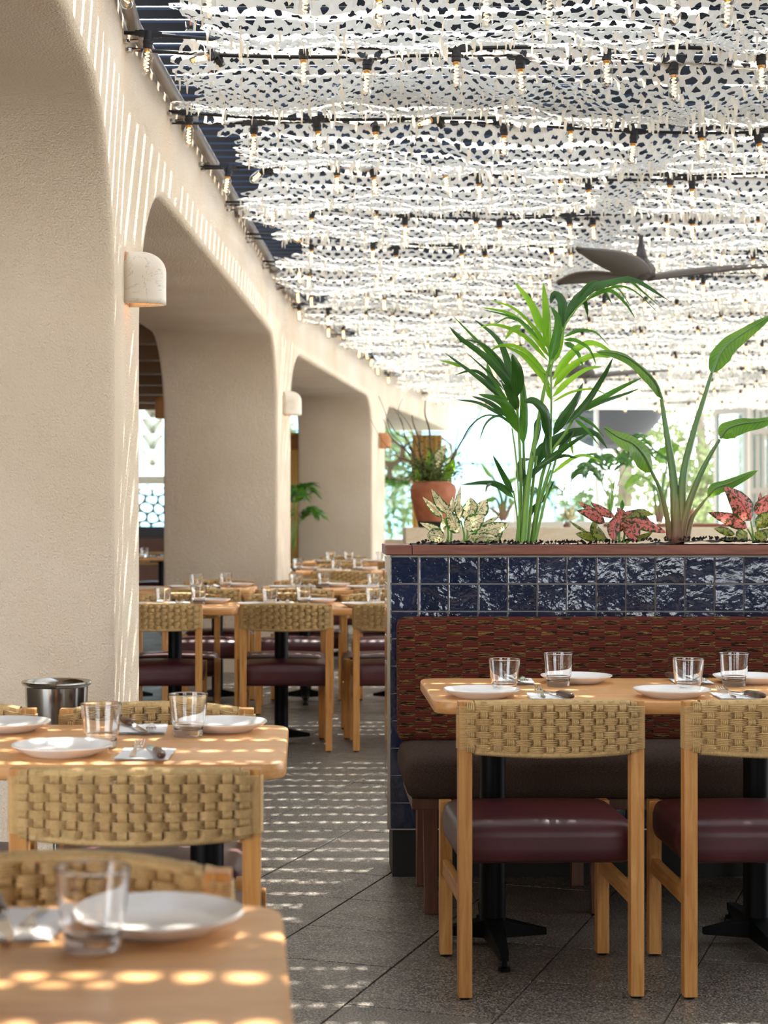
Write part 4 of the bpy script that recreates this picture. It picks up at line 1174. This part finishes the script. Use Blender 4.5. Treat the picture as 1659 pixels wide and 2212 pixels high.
for px, a, b in [([(1117,1172),(1125,1082),(1123,977),(1116,858)],9,5), ([(1106,925),(1116,1000),(1121,1090),(1122,1170)],3,4), ([(1131,1172),(1142,1035),(1161,924),(1174,850),(1188,780)],14,6),
                 ([(1189,985),(1191,864),(1189,790),(1182,738)],5,3), ([(1148,1171),(1176,1010),(1222,934),(1246,894)],9,4), ([(1156,1171),(1185,1050),(1203,985)],6,4),
                 ([(1140,1172),(1151,1050),(1159,985)],8,5), ([(1126,1172),(1133,1080),(1131,955)],12,5), ([(1109,1060),(1117,1115),(1118,1172)],3,4), ([(1187,810),(1205,745),(1228,690),(1268,645),(1320,613),(1370,606)],5,2),
                 ([(1152,1172),(1166,1090),(1190,1015)],9,4), ([(1190,1000),(1160,1100),(1150,1172)],4,5)]:
    stems('stem', px, a, b, YP, pm_, M['stem'], R.uniform(-.03, .03), R.uniform(-.02, .04))

bs = at(1462, 1163, YP)
st_ = thing('strelitzia', 'plant with long stalks and broad paddle leaves in the tiled planter', 'plant', (bs.x, YP, 1.165))
for k, (px, a, b) in enumerate([([(1447,1168),(1441,1118),(1427,1060),(1408,1020)],14,6), ([(1461,1168),(1455,1036),(1441,942),(1429,862)],23,8), ([(1474,1168),(1475,1036),(1496,942),(1517,872),(1537,808)],20,7),
                 ([(1470,1168),(1486,1095),(1512,1027),(1535,982),(1555,949)],18,6), ([(1483,1168),(1495,1118),(1511,1095),(1528,1074)],14,4)]):
    stems('leaf_stalk', px, a, b, YP, st_, M['petiole'], .0, (-.05, .04, .0, -.06, .03)[k])
for px, w_, nrm, f, dd in [([(1409,1021),(1393,985),(1368,958),(1336,944),(1304,922)],46,Vector((.25,-1,.5)),.3,(-.05,-.2)),
                   ([(1430,861),(1417,826),(1390,797),(1358,773),(1325,762),(1288,760)],30,Vector((.6,-.8,.5)),.5,(.04,-.12)),
                   ([(1537,807),(1553,768),(1573,742),(1602,722),(1632,702),(1668,680)],38,Vector((-.5,-1,.2)),.5,(.0,.1)),
                   ([(1556,947),(1572,926),(1602,915),(1640,911),(1676,902)],38,Vector((-.2,-1,.6)),.5,(-.06,-.1)),
                   ([(1529,1073),(1546,1054),(1575,1044),(1606,1030),(1637,1016)],24,Vector((-.2,-1,.4)),.5,(.03,.0))]:
    stems('midrib', px, 6, 1, YP, st_, M['petiole'], dd[0]-.002, dd[1]-.002)
    leaf('paddle_leaf', pts3(px, YP, dd[0], dd[1]), w_*YP/3900*1.35, 'strel', M['strelitzia'], st_, nrm, f, 18, .06)
MB().lathe([(.001, -.01), (.03, -.005), (.022, .05), (.012, .16), (.001, .2)], 14, (.0, 0, 0)).build('leaf_sheath', M['petiole'], st_, smooth=True)

def aglo(label, bx, Y, lst, stem_px, cat='plant', scale=1, mid=None):
    b = at(bx, 1170, Y); t = thing('aglaonema', label, cat, (b.x, Y, 1.165))
    for px, w_, m, fr in lst:
        x0, y0 = px[0]; d = fr
        leaf('leaf', pts3(px, Y, d*.35, d, R.uniform(-.01, .01)), w_*Y/3900*1.5, 'aglo', M[m], t, Vector((R.uniform(-.5, .5), -1, R.uniform(.1, .7))), .3, 10, .05)
    for px in stem_px: stems('stem', px, 6, 3, Y, t, M['stem'])
    return t
cmn = 'aglo_cream'
aglo('cream and green speckled leafy plant beside the tall palm', 985, YP, [
 ([(956,1117),(937,1097),(913,1073)],15,cmn,.02), ([(972,1108),(950,1084),(932,1056)],20,cmn,-.03), ([(974,1109),(978,1093),(978,1073)],14,cmn,.06),
 ([(985,1112),(989,1080),(995,1048)],9,cmn,.05), ([(991,1122),(993,1097),(993,1084)],15,cmn,.04), ([(1006,1126),(1017,1096),(1016,1074)],26,cmn,.03),
 ([(1026,1120),(1039,1096),(1051,1078)],28,cmn,.05), ([(1002,1141),(1026,1126),(1048,1115)],30,cmn,-.04), ([(993,1151),(980,1126),(965,1099)],26,cmn,-.06),
 ([(956,1154),(933,1140),(907,1129)],14,cmn,.02), ([(962,1163),(942,1157),(922,1157)],26,cmn,-.06), ([(1026,1156),(1066,1143),(1100,1131)],28,cmn,-.05),
 ([(1032,1141),(1059,1125),(1081,1114)],9,cmn,.03), ([(1046,1166),(1070,1158),(1087,1141)],20,cmn,-.02), ([(960,1150),(958,1135),(957,1114)],11,cmn,-.03),
 ([(1020,1166),(1045,1160),(1074,1163)],20,cmn,-.07), ([(1010,1168),(1024,1160),(1040,1158)],16,cmn,-.08)],
 [[(966,1172),(968,1150),(962,1120)],[(973,1172),(975,1150),(968,1112)],[(1003,1172),(1002,1150),(995,1124)],[(1008,1172),(1010,1150),(1006,1128)],[(1012,1172),(1022,1158),(1030,1146)]])
rd, ol = 'aglo_red', 'aglo_olive'
aglo('pink and green speckled leafy plant between the palm and the paddle leaves', 1335, YP, [
 ([(1307,1130),(1280,1104),(1249,1083)],14,rd,.03), ([(1305,1131),(1278,1111),(1246,1103)],18,rd,-.02), ([(1328,1117),(1300,1101),(1276,1085)],16,rd,.04),
 ([(1316,1140),(1341,1112),(1332,1096)],18,rd,-.05), ([(1350,1119),(1384,1107),(1412,1111)],18,ol,.05), ([(1350,1122),(1400,1134),(1440,1151)],22,rd,-.03),
 ([(1339,1117),(1326,1143),(1326,1170)],22,rd,-.08), ([(1268,1149),(1247,1137),(1229,1124)],6,ol,.02), ([(1289,1164),(1267,1157),(1243,1153)],16,ol,-.04),
 ([(1311,1163),(1289,1146),(1281,1125)],25,ol,-.05), ([(1368,1165),(1390,1160),(1411,1148)],11,ol,.02), ([(1352,1126),(1366,1148),(1368,1172)],27,rd,-.06),
 ([(1343,1102),(1344,1090),(1344,1079)],7,'palm',.05), ([(1345,1112),(1378,1108),(1406,1127)],15,rd,.06), ([(1330,1150),(1345,1135),(1362,1140)],14,rd,-.07)],
 [[(1330,1173),(1328,1150),(1310,1132)],[(1338,1173),(1338,1148),(1340,1120)],[(1346,1173),(1350,1150),(1350,1124)],[(1340,1173),(1334,1150),(1328,1118)],[(1352,1173),(1360,1168),(1368,1164)]])
aglo('large coral and green speckled leafy plant at the right edge of the planter', 1632, YP, [
 ([(1622,1125),(1601,1085),(1564,1050)],40,rd,-.04), ([(1614,1141),(1577,1122),(1529,1107)],22,rd,-.02), ([(1641,1093),(1643,1078),(1643,1063)],8,rd,.05),
 ([(1641,1117),(1651,1090),(1664,1066)],30,rd,.03), ([(1588,1154),(1564,1146),(1542,1142)],14,ol,-.05), ([(1633,1139),(1655,1120),(1676,1108)],24,ol,-.06),
 ([(1597,1160),(1573,1165),(1551,1164)],11,ol,-.02), ([(1638,1152),(1660,1150),(1680,1152)],19,ol,.02), ([(1615,1150),(1602,1158),(1592,1168)],22,ol,-.07), ([(1630,1150),(1645,1160),(1655,1170)],20,ol,-.06)],
 [[(1628,1173),(1626,1150),(1622,1126)],[(1634,1173),(1638,1140),(1642,1118)],[(1630,1173),(1622,1155),(1614,1142)],[(1638,1173),(1638,1150),(1634,1140)]])

# second planter, the jar and the far plants
P2 = thing('stone_planter', 'veined travertine planter wall behind the blue tiled one', 'planter', (.712, 12.8, 0))
MB().box(0, 3.6, 0, .05, 0, 1.165).box(0, 3.6, .4, .45, 0, 1.165).box(0, .05, .05, .4, 0, 1.165).box(3.55, 3.6, .05, .4, 0, 1.165).build('planter_body', M['travertine'], P2, bevel=.004)
MB().box(.05, 3.55, .05, .4, .3, 1.13).build('soil', M['soil'], P2)
P3 = thing('stone_planter', 'pale stone planter with brown boxes beyond the travertine one', 'planter', (1.85, 17.6, 0))
MB().box(0, 4.2, 0, .5, 0, 1.10).build('planter_body', M['pale_stone'], P3)
xx = 0
for wd, br in ((.36, 0), (.035, 1), (.28, 0), (.05, 1), (.34, 0), (.06, 1), (.42, 0), (.75, 1)):
    MB().box(xx+.008, xx+wd-.008, .02, .4, 1.10, 1.175 if not br else 1.155).build('corten_box' if br else 'stone_block', M['corten'] if br else M['pale_stone'], P3, bevel=.004); xx += wd
jb = at(936, 1140, 13.02)
jar = thing('terracotta_jar', 'terracotta jar of bare twigs and small leaves behind the planter', 'plant pot', (jb.x, 13.02, 1.165))
MB().lathe([(.001, 0), (.105, 0), (.112, .03), (.14, .12), (.163, .22), (.168, .27), (.158, .305), (.13, .32), (.128, .332), (.118, .332), (.118, .31), (.15, .26), (.13, .14), (.1, .02), (.001, .015)], 36).build('jar_body', M['terracotta'], jar, smooth=.9)
MB().lathe([(.1065, .004), (.1135, .03), (.1165, .045)], 36).build('dark_band', M['kick'], jar)
MB().lathe([(.001, .30), (.12, .30)], 24).build('soil', M['soil'], jar)
def twig(px, w0, d):
    c = cr(pts3(px, 13.02, 0, d), 14); o = jar.location
    MB().tube([p-o for p in c], [1.3*w0*(1-.7*k/14) for k in range(15)], 6).build('twig', M['twig'], jar)
for px, w0, d in [([(930,1050),(915,1010),(893,985),(880,950),(856,935),(838,905)],.007,.1), ([(925,1050),(905,1005),(880,975),(845,945),(828,905)],.006,-.1), ([(935,1048),(910,990),(905,950),(893,915),(890,897)],.008,.05),
                  ([(934,1045),(933,1000),(930,960),(927,925),(918,895),(919,865)],.009,0), ([(940,1045),(975,1000),(990,965),(1010,935),(1030,905),(1040,884)],.008,.1), ([(945,1045),(978,985),(988,945),(990,908)],.005,-.1),
                  ([(928,1050),(900,1015),(870,1000),(850,970),(835,965)],.004,.1), ([(925,1048),(895,1000),(865,955),(845,935),(832,890),(818,855)],.004,-.05), ([(930,1048),(898,985),(875,940),(868,910),(850,880)],.004,.1),
                  ([(930,1050),(890,1000),(855,985),(825,950),(800,905)],.003,0), ([(932,1048),(880,960),(872,925),(860,890),(870,860)],.003,.05), ([(932,1048),(900,960),(885,920),(862,890),(840,880)],.003,-.08)]:
    twig(px, w0, d)
q = MB()
for k in range(1000):
    p = Vector((R.gauss(0, .085), R.gauss(0, .085), .33+abs(R.gauss(0, .1)))); a = Vector((R.gauss(0, 1), R.gauss(0, 1), R.gauss(.3, .7))).normalized(); b = a.orthogonal().normalized(); s_ = R.uniform(.014, .026)
    q.add([p, p+a*s_+b*s_*.35, p+a*s_*2, p+a*s_-b*s_*.35], [(0, 1, 2, 3)])
tag(q.build('small_leaves', M['bronze_leaf'], jar), kind='stuff')
def jleaf(px, w_, m, d): leaf('leaf', pts3(px, 13.02, 0, d), w_*13.02/3900, 'aglo', M[m], jar, Vector((.2, -1, .3)), .2, 10)
jleaf([(938,1035),(948,990),(964,958)], 30, 'aglo_cream', -.05); jleaf([(930,1035),(930,1000),(928,970)], 20, 'palm_light', .02); jleaf([(955,1040),(972,1015),(982,990)], 24, 'palm_light', -.08); jleaf([(918,1045),(905,1030),(900,1012)], 16, 'palm_light', -.08)

def far_palm(label, bx, by, top, Y, n, spread, seed, nm='potted_palm'):
    r = random.Random(seed); b = at(bx, by, Y); t = thing(nm, label, 'plant', b)
    H = (by-top)*Y/3900
    for k in range(n):
        a = 2*PI*k/n+r.uniform(-.3, .3); l = H*r.uniform(.55, 1.0); out = spread*r.uniform(.5, 1.0)
        stem = [Vector((0, 0, 0)), Vector((math.cos(a)*out*.18, math.sin(a)*out*.18, l*.6)), Vector((math.cos(a)*out*.6, math.sin(a)*out*.6, l*.95)), Vector((math.cos(a)*out, math.sin(a)*out, l*.86))]
        c = cr(stem, 14); MB().tube(c, [.006*(1-.7*i/14) for i in range(15)], 5).build('stem', M['stem'], t)
        for i in range(6, 14):
            for s_ in (-1, 1):
                tg = (c[min(i+1, 14)]-c[i-1]).normalized(); sd = tg.cross(Vector((0, 0, 1))).normalized()*s_
                p = c[i]; ln = .20*H/1.0*(1-.04*(i-6))*1.2
                pts = [p+t.location, p+t.location+(sd*.75+tg*.6)*ln*.5+Vector((0, 0, .02)), p+t.location+(sd*.9+tg*.8)*ln+Vector((0, 0, -.10*ln/.2*.5))]
                leaf('leaflet', pts, .028*H/1.0+.008, 'palm', M['palm' if r.random() < .6 else 'palm_dark'], t, Vector((r.uniform(-.4, .4), -1, .8)), .2, 5)
    return t
def far_strel(label, bx, by, Y, stalks, nm='strelitzia'):
    b = at(bx, by, Y); t = thing(nm, label, 'plant', b)
    for px, lf, w_ in stalks:
        stems('leaf_stalk', px, 9, 4, Y, t, M['petiole'])
        leaf('paddle_leaf', pts3(lf, Y, 0, R.uniform(-.2, .2)), w_*Y/3900, 'strel', M['strelitzia'], t, Vector((R.uniform(-.4, .4), -1, .4)), .35, 10)
far_palm('leafy green palm beyond the travertine planter, behind the pink speckled plant', 1318, 1120, 935, 14.2, 7, .45, 11)
far_strel('far paddle leaved plant rising behind the nearer strelitzia', 1423, 1125, 17.8, [
 ([(1423,1128),(1425,1075),(1405,1040),(1384,1028)], [(1386,1029),(1372,1030),(1360,1042),(1350,1056)], 22), ([(1425,1128),(1432,1050),(1440,1010),(1438,1000)], [(1438,1002),(1436,985),(1448,972),(1468,960)], 46),
 ([(1427,1128),(1440,1060),(1446,1045)], [(1446,1046),(1452,1040),(1460,1034)], 16), ([(1421,1128),(1415,1080),(1411,1050)], [(1411,1052),(1405,1040),(1408,1030)], 12)])
far_strel('far paddle leaved plant between the cream plant and the tall palm', 1086, 1122, 17.9, [
 ([(1086,1124),(1084,1080),(1072,1045),(1064,1030)], [(1066,1032),(1055,1022),(1045,1008),(1038,1001)], 12), ([(1088,1124),(1092,1080),(1098,1045)], [(1098,1046),(1106,1036),(1118,1032)], 12),
 ([(1085,1124),(1078,1090),(1070,1075)], [(1072,1076),(1052,1080),(1043,1084)], 14), ([(1088,1124),(1104,1092),(1112,1082)], [(1110,1084),(1104,1080),(1103,1090)], 14), ([(1086,1124),(1070,1105),(1058,1098)], [(1060,1098),(1050,1094),(1046,1100)], 9)])
far_palm('dark thin leaved plant beyond the planter, just right of the palm stems', 1172, 1124, 1040, 17.8, 5, .22, 21)
far_palm('dark green plant low behind the arch jar beside the second pier', 634, 1190, 1035, 21.5, 8, .42, 31, 'potted_plant')
far_palm('green plant in the side room beyond the arch left of the jar', 850, 1100, 1010, 29.5, 7, .5, 33, 'potted_plant')
for bx, Y, sc, m, lab, sd in ((1229, 17.8, 1, 'aglo_cream', 'small pale green speckled plant far behind, left of the pink one', 1), (1490, 17.8, .8, 'aglo_red', 'small far pink leaved plant behind the paddle leaf stalks', 2), (1352, 13.02, .8, 'aglo_red', 'small pink plant beyond the planter behind the pink speckled leaves', 3)):
    r = random.Random(sd); b = at(bx, 1124 if Y > 15 else 1139, Y); t = thing('small_aglaonema', lab, 'plant', b)
    for k in range(12):
        a = r.uniform(0, 2*PI); e = r.uniform(.2, 1.3); l = .17*sc*r.uniform(.7, 1.1)
        d = Vector((math.cos(a)*math.cos(e), math.sin(a)*math.cos(e), math.sin(e)))
        p0 = t.location; leaf('leaf', [p0, p0+d*l*.5+Vector((0, 0, .02)), p0+d*l], .06*sc, 'aglo', M[m], t, Vector((0, -1, .5)), .2, 6)
